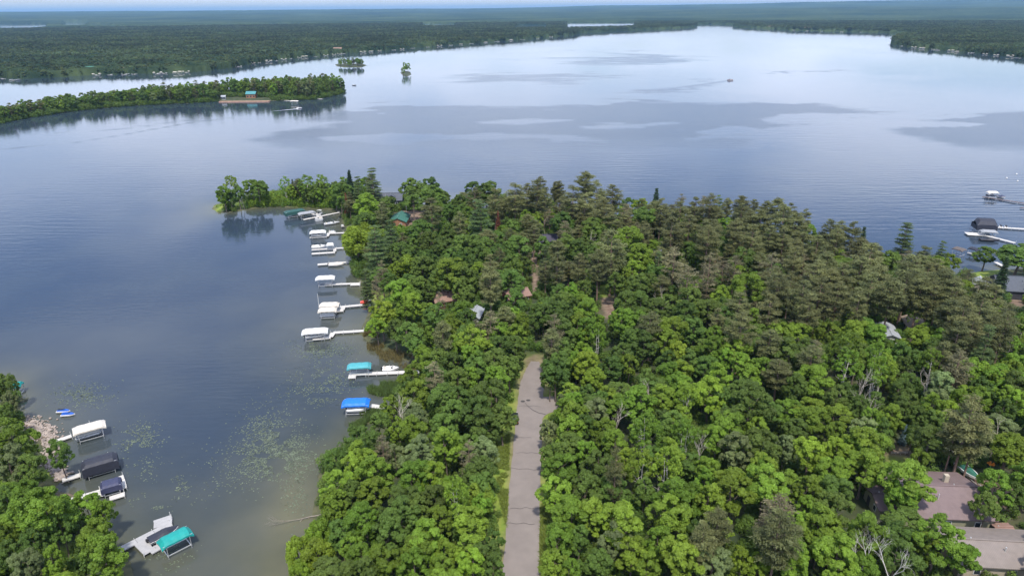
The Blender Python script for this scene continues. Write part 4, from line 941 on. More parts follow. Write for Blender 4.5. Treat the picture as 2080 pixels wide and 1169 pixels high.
def boat(at, Ln, wd, label, hull=None, cover=None, z=.05, rz=0.0, windshield=True, motor=True, name='motorboat', b2=None):
    if b2 is not None:
        A = P(*at, z+.6); B = P(*b2, z+.6); c = (A+B)/2; rz = yaw(A, B); Ln = float(np.linalg.norm((B-A)[:2]))
    else: c = P(*at, z)
    hull = hull or white
    root = empty(name, (c[0], c[1], z), rz); tag(root, label, 'boat')
    hh = .75; rg = hull_rings(Ln, wd, hh); mb = MB(); mb.loft(rg); mb.build('hull', hull, root)
    # gunwale
    gl = [(p[0][0], p[0][1], p[0][2]+.02) for p in rg]; gr = [(p[6][0], p[6][1], p[6][2]+.02) for p in rg]
    MB().tube(gl, .05, 4).tube(gr, .05, 4).build('gunwale', hull if cover else alu, root)
    if cover:
        rr = []
        for i, ring in enumerate(rg):
            t = i/(len(rg)-1); hw = abs(ring[0][1])*1.04; top = .30+.42*math.exp(-((t-.55)/.22)**2)
            x = ring[0][0]; z0 = ring[0][2]-.12
            rr.append([(x, -hw, z0), (x, -hw, z0+.15), (x, -hw*.55, z0+.15+top*.7), (x, 0, z0+.15+top), (x, hw*.55, z0+.15+top*.7), (x, hw, z0+.15), (x, hw, z0)])
        MB().loft(rr).build('cover', cover, root)
    else:
        MB().box(-.1*Ln, 0, hh-.1, Ln*.62, wd*.7, .12).build('floor', grey, root)
        for k, (fx, s) in enumerate(((-.34, 0), (-.02, -1), (-.02, 1), (.2, 0))):
            m_ = MB(); wdt = wd*.7 if s == 0 else wd*.26; m_.box(fx*Ln, s*wd*.22, hh+.12, .5, wdt, .32); m_.box(fx*Ln-.26, s*wd*.22, hh+.32, .12, wdt, .45); m_.build('seat', white if k else cream, root)
        if windshield:
            m_ = MB(); x0 = .08*Ln; ww = wd*.36
            m_.poly([(x0, -ww, hh+.1), (x0+.45, -ww*.7, hh+.1), (x0+.2, -ww*.7, hh+.6), (x0-.25, -ww, hh+.6)]); m_.poly([(x0+.45, -ww*.7, hh+.1), (x0+.45, ww*.7, hh+.1), (x0+.2, ww*.7, hh+.6), (x0+.2, -ww*.7, hh+.6)]); m_.poly([(x0+.45, ww*.7, hh+.1), (x0, ww, hh+.1), (x0-.25, ww, hh+.6), (x0+.2, ww*.7, hh+.6)])
            m_.build('windshield', glassm, root)
    if motor:
        m_ = MB(); m_.box(-Ln/2-.25, 0, hh+.15, .42, .34, .5); m_.box(-Ln/2-.22, 0, hh-.45, .18, .14, .8); m_.build('outboard', dark, root)
    return root
def pontoon(at, Ln, wd, label, rz=0.0, top=None, z=.0, b2=None, rail=None):
    if b2 is not None: A = P(*at, z+.6); B = P(*b2, z+.6); c = (A+B)/2; rz = yaw(A, B); Ln = float(np.linalg.norm((B-A)[:2]))
    else: c = P(*at, z)
    root = empty('pontoon_boat', (c[0], c[1], z), rz); tag(root, label, 'boat')
    for s in (-1, 1): MB().tube([(-Ln/2, s*wd*.36, .2), (Ln*.38, s*wd*.36, .2), (Ln/2, s*wd*.36, .38)], [.32, .32, .06], 8).build('pontoon', alu, root)
    MB().box(0, 0, .62, Ln*.96, wd, .1).build('deck', grey, root)
    m_ = MB()
    for s in (-1, 1): m_.box(0, s*(wd/2-.04), .98, Ln*.86, .05, .6)
    m_.box(Ln*.43, 0, .98, .05, wd-.1, .6); m_.box(-Ln*.43, 0, .98, .05, wd-.1, .6); m_.build('rail_panel', rail or white, root)
    for s in (-1, 1): MB().box(Ln*.22, s*wd*.3, .92, Ln*.3, .55, .45).box(Ln*.22, s*wd*.41, 1.2, Ln*.3, .12, .35).build('bench', cream, root)
    MB().box(-Ln*.1, -wd*.2, 1.05, .5, .6, .75).build('console', dark, root)
    if top:
        MB().loft([[(x, -wd*.45, 2.5-.1*abs(x)), (x, 0, 2.72-.1*abs(x)), (x, wd*.45, 2.5-.1*abs(x)), (x, 0, 2.66-.1*abs(x))] for x in (-Ln*.3, -Ln*.1, Ln*.08)]).build('bimini_top', top, root)
        for s in (-1, 1): MB().tube([(-Ln*.28, s*wd*.45, 2.45), (-Ln*.1, s*wd*.45, 1.2), (Ln*.06, s*wd*.45, 2.45)], .03, 5).build('bimini_frame', alu, root)
    return root
def jetski(at, rz, label, body=None, seat=None, z=0):
    c = P(*at, z); root = empty('jet_ski', (c[0], c[1], z), rz); tag(root, label, 'jet ski')
    MB().loft([[(q[0], q[1], q[2]*.75) for q in r] for r in hull_rings(3.2, 1.15, .6)]).build('hull', white, root)
    MB().loft([[(x, -w_, .45), (x, -w_*.7, h_), (x, w_*.7, h_), (x, w_, .45)] for x, w_, h_ in ((-1.4, .3, .7), (-.5, .28, .85), (.3, .35, .9), (1.0, .36, .75), (1.45, .1, .55))]).build('cowl', body or jetblue, root)
    MB().box(-.55, 0, .92, 1.3, .36, .2).build('seat', seat or dark, root)
    MB().tube([(.25, -.36, 1.12), (.35, 0, 1.05), (.25, .36, 1.12)], .035, 5).tube([(.5, 0, .8), (.35, 0, 1.06)], .05, 5).build('handlebar', dark, root)
    return root

# --- bay side of the point, from far to near
lift((577, 431), (618, 424.5), 3.4, dkgreen, 'boat lift under a dark green canopy with dark side curtains beside the spit', walls=1.5)
lift((605, 434), (640, 429), 3.2, grey, 'boat lift with grey translucent canopy next to the dark green one', z=2.9)
dock([((616, 446), (689, 431), 1.3), ((634, 434), (650, 440), 1.1), ((592, 440), (604, 438.5), 1.1)], 'long pale dock slanting to shore below the dark green boat lift')
pontoon((651, 433), 6, 2.4, 'white pontoon boat tied behind the slanting dock by the spit', b2=(646, 437), top=white)
pontoon((640, 446), 5, 2.2, 'small pale pontoon boat below the slanting dock by the spit', b2=(656, 444))
boat((658, 455), 5.4, 2.1, 'low dark fishing boat with pale hull tied at the shore above the first white lift', b2=(690, 451), hull=alu)
boat((696, 462), 3.5, 1.3, 'small dark rowing boat pulled up on the bank above the first white lift', rz=1.9, hull=dark, motor=False, windshield=False, name='rowboat')
lift((629, 471), (662, 469), 3.4, white, 'white canopied boat lift, farthest of the white ones on the bay', z=2.9)
boat((632, 477), 5, 2.2, 'white boat raised under the farthest white canopy', b2=(660, 476), z=.9)
dock([((629, 482), (664, 480), 1.3), ((664, 480), (668, 473), 1.3), ((668, 473.5), (712, 472), 1.3)], 'white L-shaped dock under the farthest white boat lift')
boat((668, 471), 3, 1.3, 'small white dinghy alongside the L-shaped dock', b2=(682, 471), motor=False, windshield=False, name='rowboat')
boat((633, 501), 5, 2.3, 'white cabin boat on a low lift between two decks', b2=(662, 499), z=.8)
lift((663, 496), (678, 495), 2.6, white, 'short white canopy on the lift nearest the lime green willow', z=2.6)
dock([((633, 507), (680, 504), 1.2), ((633, 515), (681, 512), 1.5), ((680, 510), (680, 504), 1.2), ((681, 504), (712, 502), 1.2)], 'white dock with two parallel decks below the farthest white lift')
dock([((645, 537), (669, 535), 1.7), ((669, 534), (722, 531), 1.2)], 'narrow white dock with a wide outer end beside the beige covered boat')
boat((668, 537), 6, 2.3, 'beige covered pontoon boat tied at the narrow white dock', b2=(698, 536), cover=cream)
lift((641, 564), (680, 562), 3.2, white, 'tall white canopied lift standing alone beyond the end of its dock', z=3.3)
dock([((660, 576), (674, 576), 2.0), ((674, 577), (732, 575), 1.3), ((712, 578), (732, 577.5), 1.2)], 'straight white dock with square end beside the lone tall white canopy')
lift((649, 618), (689, 617), 3.0, cream, 'pale beige canopied lift, the farther of a close pair', z=2.9)
lift((646, 629), (684, 627), 3.0, cream, 'pale beige canopied lift, the nearer of a close pair', z=3.0)
pontoon((650, 637), 6, 2.3, 'pontoon boat raised below the nearer beige canopy', b2=(682, 635), z=.8)
dock([((660, 633), (698, 629), 2.0), ((695, 629), (697, 622), 1.5), ((690, 623), (753, 617), 1.3)], 'white dock with wide outer deck serving the pair of beige lifts')
boat((732, 614), 3.6, .8, 'red kayak lying beside the dock of the two beige lifts', b2=(747, 613), hull=red, cover=red, motor=False, name='kayak', z=.3)
lift((613, 673), (666, 669), 3.4, white, 'long white canopied lift with a white boat, farthest out from the bay shore', z=3.0)
boat((620, 682), 6.3, 2.4, 'white open motorboat raised under the long white canopy', b2=(662, 677), z=.9)
dock([((635, 688), (672, 684), 1.6), ((671, 684), (677, 675), 1.5), ((677, 675), (740, 671), 1.3)], 'white hooked dock leading to the long white canopied lift')
lift((705, 743), (754, 740), 3.0, teal2, 'faded teal canopied empty boat lift behind an L-shaped white dock', z=2.9)
dock([((708, 762), (724, 761), 3.2), ((723, 759), (852, 754), 1.5)], 'long white dock with square outer platform under the faded teal canopy')
boat((777, 749), 4.8, 1.9, 'small white motorboat moored behind the long dock with the square platform', b2=(810, 747))
lift((695, 817), (751, 815), 3.5, blue, 'bright blue canopied boat lift beside the reeds', z=3.0, rise=.7)
boat((705, 830), 5.6, 2.4, 'white covered boat resting on the lift under the bright blue canopy', b2=(750, 828), z=.8, cover=white)
dock([((752, 823), (782, 827), 1.5)], 'short white gangway from the bright blue lift to the reedy bank')
# --- lower left shore
jetski((130, 837), .05, 'blue and white jet ski, the farther of two moored off the rocky shore')
jetski((139, 844), .12, 'white and blue jet ski, the nearer of two moored off the rocky shore', seat=jetblue)
lift((147, 875), (214, 857), 3.4, cream, 'cream canopied boat lift with metal frame off the rocky lower left shore', z=3.0)
dock([((108, 897), (146, 884), 1.3), ((146, 872), (184, 861), 1.1)], 'pale dock running to the cream canopied lift at lower left')
pontoon((152, 885), 6, 2.4, 'pale pontoon boat raised under the cream canopy at lower left', b2=(205, 870), z=.8)
lift((164, 945), (238, 924), 3.6, black, 'large boat lift fully draped in black fabric at lower left', z=3.0, walls=2.0, rise=.8)
dock([((126, 975), (164, 963), 1.4), ((193, 934), (222, 925), .8)], 'short pale dock leading to the black draped boat lift')
lift((203, 986), (246, 974), 3.0, navy, 'navy canopied lift between two pale dock arms at lower left', z=2.5, walls=1.2)
dock([((143, 1015), (204, 997), 1.5), ((204, 1008), (212, 992), 1.4), ((222, 1012), (254, 1002), 1.4), ((224, 977), (252, 967), 1.4), ((244, 984), (256, 980), 3.4)], 'pale U-shaped dock around the navy canopied lift')
dock([((240, 1117), (348, 1062), 1.5), ((283, 1100), (304, 1121), 1.9), ((304, 1120), (324, 1109), 1.7), ((312, 1066), (350, 1056), 1.9), ((312, 1061), (348, 1049), 1.3)], 'grey plank dock with several arms at the bottom left', mat=deckg)
boat((302, 1098), 6.2, 2.4, 'boat under a fitted black cover moored among the grey dock arms', b2=(362, 1070), cover=black, z=.25)
lift((322, 1105), (387, 1073), 2.9, teal, 'bright teal canopied boat lift at the bottom left, outermost of its dock', z=3.0, rise=.6, round_=.5)
boat((14, 818), 3.8, .9, 'white canoe on the bank at the left edge of the picture', rz=.5, hull=white, motor=False, windshield=False, name='canoe', z=.7)
lift((27, 781), (44, 779), 2.6, teal, 'small teal canopy peeking past the trees at the left edge', z=2.6)
# --- right edge marina
lift((2006, 390), (2027, 390), 3.0, cream, 'beige canopied lift at the end of the far dark dock on the right', z=3.0)
dock([((1996, 399), (2084, 413), 1.5), ((2072, 421), (2090, 423), 1.3)], 'long dark weathered dock reaching out to the beige canopied lift on the right', mat=plank_mat('deck_dark', (.16, .13, .13)))
boat((2026, 398), 5, 2.2, 'dark covered boat moored along the long dark dock', b2=(2042, 401), cover=navy)
boat((2004, 396), 5, 2.2, 'blue hulled boat raised under the beige canopy on the right', b2=(2024, 397), hull=navy, z=.4)
lift((1980, 452), (2022, 454), 6.0, black, 'tall black canopied boat lift at the right edge, farthest of the dark ones', z=3.6, walls=2.2, rise=2.2)
lift((1992, 468), (2026, 470), 3.2, grey, 'grey canopied lift tucked behind the white platform at right', z=2.4)
dock([((2022, 461), (2086, 465), 1.6)], 'straight white dock with two dark jet skis at right')
jetski((2032, 461), 1.2, 'black jet ski, left one of a pair on the straight white dock', body=dark); jetski((2043, 462), 1.2, 'black jet ski, right one of a pair on the straight white dock', body=dark)
dock([((1962, 474), (1998, 476), 4.0), ((1998, 477), (2062, 493), 1.6)], 'white dock with a broad square platform in the right marina')
boat((1990, 486), 5, 2.2, 'dark boat moored below the broad white platform', b2=(2030, 488), hull=dark, cover=dark)
lift((1938, 502), (1960, 508), 3.4, plain('brown_fabric', (.12, .10, .09), .7), 'brown grey canopied lift half hidden behind the pines at right', z=2.8)
dock([((1966, 512), (1984, 517), 1.6), ((2020, 512), (2046, 522), 1.6), ((2022, 532), (2040, 541), 1.5)], 'white dock pieces showing past the round tree by the lawn')
lift((1970, 502), (1988, 507), 2.8, black, 'small black canopied lift left of the round tree by the lawn', z=2.4)
boat((2030, 508), 5, 2.2, 'dark boat tied right of the round tree by the lawn', b2=(2046, 514), cover=navy)
special('o', 2005, 512, 42, 10, 'round green tree on the lawn in front of the right marina')
special('o', 2072, 520, 84, 13, 'large round dark green tree at the right edge by the marina')
special('s', 2033, 568, 26, 13, 'dark spruce beside the dark-roofed lakeside house')
# buoys
for (bx, by), lb in zip(((2045, 361), (2065, 353), (2067, 367)), ('white mooring buoy, leftmost of three off the right dock', 'white mooring buoy, farthest of three off the right dock', 'white mooring buoy, nearest of three off the right dock')):
    p = P(bx, by, .2); mb = MB(); mb.tube([(0, 0, -.3), (0, 0, -.15), (0, 0, .1), (0, 0, .35), (0, 0, .45)], [.1, .38, .45, .3, .08], 8); o = mb.build('mooring_buoy', white, None, (p[0], p[1], .1)); tag(o, lb, 'buoy', 'mooring buoys off the right marina')
# open-lake boats
pontoon((1483, 164), 8, 2.8, 'pontoon boat with dark top towing a curved wake on the open lake', rz=.2, top=dark, rail=plain('maroon_panel', (.2, .05, .04)))
boat((720, 174), 5, 2, 'dark fishing boat on open water off the tip of the long peninsula', rz=.1, hull=dark)
boat((516 - 0, 171.5), 5, 2, 'small boat on open water behind the long peninsula', rz=.3) if False else None
wk = MB(); A = P(552, 226, .05); B = P(606, 221, .05)
foam = plain('foam', (.8, .82, .84), .8)
dd = (B-A)/np.linalg.norm(B-A); nn = np.array([-dd[1], dd[0], 0])
wk.loft([[tuple(A+(B-A)*t+nn*s*(.15+1.1*t)+np.array([0, 0, .02])) for s in (-1, 1)] for t in np.linspace(0, 1, 8)], closed=False, cap=False)
tag(wk.build('boat_wake', foam), 'thin white wake streak below the long peninsula', 'wake', kind='stuff')
boat((608, 220.5), 5.5, 2.2, 'speedboat at the head of the white wake streak', rz=.1)

# ------------------------------------------------------------ houses
def house(at, L_, W_, hw, pitch, rz, roof, wall, label, name='house', z=None, over=.5, dormer=False, wins=3, chimney=False, cat='house'):
    """ridge along local X; at = pixel of the roof centre at eave height"""
    p = P(at[0], at[1], hw+1.0); zz = gz(p[0], p[1])-.1
    root = empty(name, (p[0], p[1], zz), rz); tag(root, label, cat)
    rh = W_/2*math.tan(pitch)
    wb = MB(); ring = [(-L_/2, -W_/2), (L_/2, -W_/2), (L_/2, W_/2), (-L_/2, W_/2)]
    wb.box(0, 0, hw/2, L_, W_, hw)
    for s in (-1, 1): wb.poly([(s*L_/2, -W_/2, hw), (s*L_/2, W_/2, hw), (s*L_/2, 0, hw+rh)])
    wb.build('wall', wall_m[wall], root)
    rb = MB(); o_ = over; th = .18; e = o_*math.tan(pitch)
    for s in (-1, 1):
        ra = [(-L_/2-o_, 0, hw+rh+.02), (L_/2+o_, 0, hw+rh+.02), (L_/2+o_, s*(W_/2+o_), hw-e+.02), (-L_/2-o_, s*(W_/2+o_), hw-e+.02)]
        rb.loft([ra, [(x, y, z_+th) for x, y, z_ in ra]])
    ro = rb.build('roof', roof_m[roof], root)
    MB().box(0, 0, hw+rh+th+.06, L_+2*o_, .35, .1).build('ridge_cap', roof_m[roof], ro)
    for k in range(3 if L_ > 12 else 1): MB().tube([(-L_*.3+k*L_*.27, W_*.12*(-1)**k-W_*.1, hw+rh*.6), (-L_*.3+k*L_*.27, W_*.12*(-1)**k-W_*.1, hw+rh+.45)], .12, 6).build('vent', alu, ro)
    if chimney: MB().box(L_*.2, W_*.15, hw+rh+.3, .8, .8, 1.8).build('chimney', wall_m['tan'], ro)
    for s in (-1, 1):
        for k in range(wins):
            x = -L_/2+L_*(k+.5)/wins
            f = MB().box(x, s*(W_/2+.03), hw*.55, 1.15, .08, 1.25).build('window', white, root)
            MB().box(x, s*(W_/2+.06), hw*.55, .92, .06, 1.02).build('pane', glassm, f)
    for s in (-1, 1):
        f = MB().box(s*(L_/2+.03), -W_*.2, hw*.55, .08, 1.1, 1.2).build('window', white, root); MB().box(s*(L_/2+.06), -W_*.2, hw*.55, .06, .88, .98).build('pane', glassm, f)
        d = MB().box(s*(L_/2+.03), W_*.2, 1.05, .08, 1.0, 2.1).build('door', wall_m['dark'], root)
    if dormer:
        dm = MB(); dm.box(L_*.18, -W_*.28, hw+.8, 2.6, 2.4, 1.5); dm.build('dormer', wall_m[wall], root)
        q = MB()
        for s in (-1, 1):
            ra = [(L_*.18, -W_*.52, hw+2.4), (L_*.18, 0, hw+2.4), (L_*.18+s*1.7, 0, hw+1.45), (L_*.18+s*1.7, -W_*.52, hw+1.45)]; q.loft([ra, [(x, y, z_+.12) for x, y, z_ in ra]])
        q.build('dormer_roof', roof_m[roof], root)
    return root
house((786, 402), 15, 9, 3.4, R_(28), .05, 'slate', 'dark', 'dark slate-roofed lodge with a dormer among trees near the tip of the point', dormer=True)
house((812, 444), 11, 7.2, 2.8, R_(24), R_(88), 'green', 'log', 'green metal-roofed log garage with its gable towards the bay', name='garage', wins=2, cat='garage')
house((902, 604), 7, 6.5, 2.8, R_(26), R_(20), 'brown', 'red', 'red-brown roofed cabin among trees behind the white docks', cat='cabin', name='cabin')
house((964, 636), 7, 4, 2.8, R_(22), R_(80), 'grey', 'white', 'blue-grey roofed cabin partly hidden left of the road end', cat='cabin', name='cabin')
house((1048, 598), 7.5, 6, 2.8, R_(24), R_(25), 'brown', 'red', 'brown-roofed dark red cabin behind the tall bare-trunked pine', cat='cabin', name='cabin')
house((1112, 488), 7, 6, 3, R_(30), R_(5), 'dark', 'dark', 'small dark purple-roofed cabin in the middle of the point', cat='cabin', name='cabin')
house((1325, 520), 9, 7, 3, R_(24), R_(15), 'grey', 'white', 'pale grey roof glimpsed under the pines in the middle of the point', cat='cabin', name='cabin')
house((1803, 677), 8.5, 4, 2.6, R_(20), R_(75), 'grey', 'white', 'pale grey metal-roofed shed below the pine stand at right', cat='shed', name='shed')
house((1858, 659), 7, 5, 2.8, R_(25), R_(75), 'tan', 'tan', 'small tan roof under pines right of the pale grey shed', cat='shed', name='shed')
house((2072, 580), 16, 11, 3.4, R_(28), R_(-12), 'slate', 'dark', 'large dark grey-roofed lakeside house at the right edge', chimney=True)
house((1990, 576), 6, 5, 2.8, R_(28), R_(60), 'grey', 'tan', 'small grey gabled outbuilding beside the lawn by the lakeside house', cat='shed', name='shed')
house((1890, 1010), 15.5, 13, 3.0, R_(16), R_(-4), 'mauve', 'olive', 'wide mauve-roofed house behind a leafy tree at lower right', chimney=True)
house((1797, 1018), 4.5, 6.5, 2.8, R_(16), R_(-4), 'mauve', 'olive', 'olive-walled end wing of the mauve-roofed house', wins=1, name='house_wing', cat='wing')
house((2030, 1118), 17, 8.5, 3.2, R_(17), R_(-5), 'taupe', 'tan', 'long taupe metal-roofed building at the bottom right corner', over=.6)
house((2035, 1080), 3.2, 2.4, 1.8, R_(8), R_(0), 'brown', 'dark', 'small dark brown shed behind the taupe-roofed building', cat='shed', name='shed', wins=1, over=.1)
# house on the long peninsula, far shore cottages
def far_house(at, L_, W_, hw, rz, roof, wall, label):
    p = P(at[0], at[1], 1.0); root = empty('cottage', (p[0], p[1], .6), rz); tag(root, label, 'house')
    b = MB(); b.box(0, 0, hw/2, L_, W_, hw); 
    for s in (-1, 1): b.poly([(s*L_/2, -W_/2, hw), (s*L_/2, W_/2, hw), (s*L_/2, 0, hw+W_*.3)])
    b.build('wall', wall_m[wall], root); r = MB()
    for s in (-1, 1):
        ra = [(-L_/2-.6, 0, hw+W_*.3), (L_/2+.6, 0, hw+W_*.3), (L_/2+.6, s*(W_/2+.6), hw-.2), (-L_/2-.6, s*(W_/2+.6), hw-.2)]; r.loft([ra, [(x, y, z+.3) for x, y, z in ra]])
    r.build('roof', roof_m[roof], root)
    for k in range(3): MB().box(-L_/3+L_/3*k, -W_/2-.05, hw*.5, 1.6, .1, 1.5).build('window', glassm, root)
    return root
far_house((512, 199), 10, 8, 5.0, .05, 'teal', 'log', 'two-storey teal-roofed house on the long peninsula')
far_house((455, 202), 4, 4, 3.4, .2, 'grey', 'white', 'small white gazebo left of the teal-roofed house')
far_house((186, 146), 15, 10, 6, .1, 'green', 'white', 'white cottage with green roof on the far left shore')
far_house((318, 147), 18, 10, 4, .1, 'grey', 'tan', 'grey-roofed cottage on the far shore above the middle of the long peninsula')
far_house((392, 142), 16, 10, 5, .1, 'grey', 'white', 'pale cottage farthest right of the three on the far left shore')
far_house((686, 106), 20, 12, 7, .1, 'brown', 'tan', 'orange-brown house on the far shore behind the small island')
far_house((262, 148), 14, 10, 5, .1, 'brown', 'red', 'low red cottage on the far left shore behind white boats')
far_house((1565, 58), 20, 14, 7, .0, 'brown', 'tan', 'tan house at the far end of the lake')
far_house((1640, 61), 26, 14, 8, .0, 'tan', 'tan', 'tan house with pale roof on the far right shore')
# sandy beach / retaining wall on the long peninsula
sand = plain('reddish_sand', (.38, .24, .17), .9, var=.2, scale=.6)
A = P(446, 206.5, .6); B = P(548, 205.5, .6); mb = MB(); c = (A+B)/2; mb.box(0, 0, 0, np.linalg.norm(B-A), 5, 1.4); tag(mb.build('retaining_wall', sand, None, (c[0], c[1], .3), yaw(A, B)), 'low reddish retaining wall and sand strip below the teal-roofed house', 'wall')
dock([((572, 203), (603, 206), 2.2)], 'pale dock at the right of the red sand strip on the long peninsula')
lift((590, 205), (606, 205), 3.4, cream, 'cream canopied lift on the long peninsula', z=3.0)
dock([((640, 200), (655, 201), 2.0)], 'small pale dock near the tip of the long peninsula')
# far-shore docks and boats, specks of white along the water
rg = np.random.default_rng(12)
fs = [(10, 160), (35, 163), (60, 157), (200, 153), (230, 152), (255, 151.5), (275, 151), (320, 150.5), (335, 149.5), (360, 149), (380, 147.5), (485, 135.5), (515, 129.5), (530, 127.5), (545, 125.5), (560, 123.5), (575, 121.5), (592, 119.5), (610, 118), (625, 116.5), (640, 115),
      (655, 113.5), (675, 112), (690, 110.5), (705, 109.5), (735, 107), (755, 105.5), (775, 104), (800, 102), (820, 100.5), (842, 98.5), (870, 96), (890, 94.5), (912, 92.5), (940, 90.5), (960, 89), (985, 87), (1010, 85), (1040, 82.5), (1060, 81), (1090, 78.5), (1120, 76),
      (1830, 94), (1850, 97), (1870, 99), (1890, 101), (1905, 102.5), (1925, 104), (1945, 106), (1970, 108), (1995, 110.5), (2020, 113), (2045, 115.5), (2070, 118), (1610, 62.5), (1640, 63.5), (1670, 64.5), (1710, 65.5), (1750, 66.5)]
def far_dock():
    o = MB(); o.box(0, 3, .7, 2.4, 18, .3); o.box(0, -5, .7, 8, 2.4, .3)
    c_ = MB()
    for s in (-1, 1): c_.loft([[(s*5+x, -4, 2.8), (s*5+x*.5, -4, 3.4), (s*5+x*.5, 3.5, 3.4), (s*5+x, 3.5, 2.8)] for x in (-1.9, 1.9)])
    h_ = MB()
    for s in (-1, 1): h_.loft([[(q[1]+s*5, -q[0]-.3, q[2]+.6) for q in r] for r in hull_rings(6, 2.4, .9)])
    return o, c_, h_
DOCKS = []; md, mc, mh = far_dock(); meshes = []
for m_, nm, mt in ((md, 'deck', deckg), (mc, 'canopy', cream), (mh, 'hull', plain('far_hull', (.5, .5, .5), .6))):
    me = bpy.data.meshes.new(nm); me.from_pydata(m_.v, [], m_.f); me.materials.append(mt); meshes.append((nm, me))
for i, (fx, fy) in enumerate(fs):
    p = P(fx+rg.normal()*3, fy+.1, 0); root = empty('far_dock', (p[0], p[1]-4, 0), rg.normal()*.4+(.5 if fx < 1200 else -.3)); s_ = rg.uniform(.65, 1.05); root.scale = (s_, s_, s_)
    for nm, me in meshes:
        if rg.random() < (.45 if nm == 'canopy' else .3 if nm == 'hull' else 0): continue
        obj(nm, me, root)
    DOCKS.append((fx, root))
for lo_, hi_, nm_ in ((-10, 120, 'at the left end of the far shore'), (120, 300, 'below the white and red far cottages'), (300, 450, 'below the grey-roofed far cottages'), (450, 600, 'where the far shore turns, left half'), (600, 720, 'around the orange-brown far house'),
                      (720, 860, 'behind the lone round islet'), (860, 1000, 'on the middle far shore'), (1000, 1200, 'on the farthest left-hand shore'), (1500, 1800, 'at the far end of the lake'), (1800, 1915, 'at the headland tip on the right'), (1915, 2100, 'on the right far headland')):
    ls_ = sorted([d_ for d_ in DOCKS if lo_ <= d_[0] < hi_], key=lambda t_: t_[0])
    for i, (fx, root) in enumerate(ls_):
        tag(root, f"tiny pale dock {nm_}, {['first', 'second', 'third', 'fourth', 'fifth', 'sixth', 'seventh', 'eighth', 'ninth', 'tenth', 'eleventh', 'twelfth'][i]} from the left", 'dock', 'tiny docks and boats along the far shores')

# ------------------------------------------------------------ yard things
def car(at, rz, label):
    p = P(at[0], at[1], 1.0); root = empty('parked_car', (p[0], p[1], gz(p[0], p[1])+.1), rz); tag(root, label, 'car')
    prof = [(-2.2, .35, .55), (-2.15, .35, .95), (-1.5, .35, 1.02), (1.0, .35, 1.0), (2.0, .35, .85), (2.25, .4, .6)]
    MB().loft([[(x, -.9, z0), (x, -.9, z1-.15), (x, -.8, z1), (x, .8, z1), (x, .9, z1-.15), (x, .9, z0)] for x, z0, z1 in prof]).build('body', carp, root)
    MB().loft([[(x, -w_, .98), (x, -w_*.85, z1), (x, w_*.85, z1), (x, w_, .98)] for x, w_, z1 in ((-1.7, .8, 1.0), (-1.3, .8, 1.48), (.2, .8, 1.5), (.95, .8, 1.0))]).build('cabin', glassm, root)
    MB().box(-.5, 0, 1.5, 1.4, 1.25, .05).build('roof', carp, root)
    for sx in (-1.35, 1.4):
        for sy in (-.85, .85): w_ = MB().tube([(sx, sy-.11, .33), (sx, sy+.11, .33)], .33, 12).build('wheel', dark, root); MB().tube([(sx, sy-.12, .33), (sx, sy+.12, .33)], .2, 10).build('rim', alu, w_)
    for sy in (-.65, .65):
        MB().box(2.22, sy, .68, .08, .32, .14).build('headlight', white, root); MB().box(-2.2, sy, .8, .06, .3, .14).build('taillight', red, root)
    return root
car((1045, 856), R_(91), 'dark car parked at the left edge of the road under the trees')
def trailer_boat(at, rz, label, hull, cover, Ln=6):
    p = P(at[0], at[1], 1.5); z = gz(p[0], p[1])
    r = empty('boat_trailer', (p[0], p[1], z), rz); tag(r, 'trailer carrying the '+label, 'trailer')
    MB().box(.4, .5, .45, Ln*.95, .1, .12).box(.4, -.5, .45, Ln*.95, .1, .12).box(Ln*.62, 0, .45, 1.4, .1, .12).build('frame', alu, r)
    for s in (-1, 1): MB().tube([(-.6, s*1.0-.1, .32), (-.6, s*1.0+.1, .32)], .32, 10).build('wheel', dark, r)
    root = empty('motorboat', (p[0], p[1], z+.55), rz); tag(root, label, 'boat')
    rg_ = hull_rings(Ln, 2.3, .9); MB().loft(rg_).build('hull', hull, root)
    rr = []
    for i, ring in enumerate(rg_):
        t = i/(len(rg_)-1); hw = abs(ring[0][1])*.9; x = ring[0][0]; z0 = ring[0][2]-.05; top = .25+.3*math.exp(-((t-.5)/.25)**2)
        rr.append([(x, -hw, z0), (x, -hw*.5, z0+top), (x, hw*.5, z0+top), (x, hw, z0)])
    MB().loft(rr).build('cover', cover, root)
trailer_boat((1963, 968), R_(-82), 'green covered white boat parked right of the mauve roof', white, plain('green_tarp', (.03, .13, .09)), 5.5)
trailer_boat((1943, 1068), R_(4), 'blue and white boat parked between the mauve and taupe roofs', white, plain('blue_tarp', (.06, .30, .48)), 5.5)
trailer_boat((1927, 926), R_(-50), 'white covered boat under the big leaning pine', white, white, 4)
p = P(2004, 972, 0); r = empty('garden_ornament', (p[0], p[1], gz(p[0], p[1]))); tag(r, 'orange flower-shaped ornament on a green post in the dirt yard', 'ornament')
MB().tube([(0, 0, 0), (0, 0, 1.6)], .12, 6).build('post', plain('green_paint', (.15, .4, .15)), r)
for k in range(5): MB().tube([(.1*math.cos(k*1.257), .1*math.sin(k*1.257), 1.6), (.65*math.cos(k*1.257), .65*math.sin(k*1.257), 1.95)], [.12, .22], 5).build('petal', plain('orange_paint', (.75, .25, .03)), r)
# low log rail around the brown garden bed
p = P(1826, 934, .3); r = empty('log_rail', (p[0], p[1], gz(p[0], p[1]))); tag(r, 'low pale log rail along the near edge of the brown garden bed', 'fence')
for k in range(5): MB().tube([(-2+k, 0, -.2), (-2+k, 0, .7)], .07, 5).build('post', bark_dead, r)
for zz in (.35, .62): MB().tube([(-2.1, 0, zz), (2.1, 0, zz)], .06, 5).build('rail', bark_dead, r)
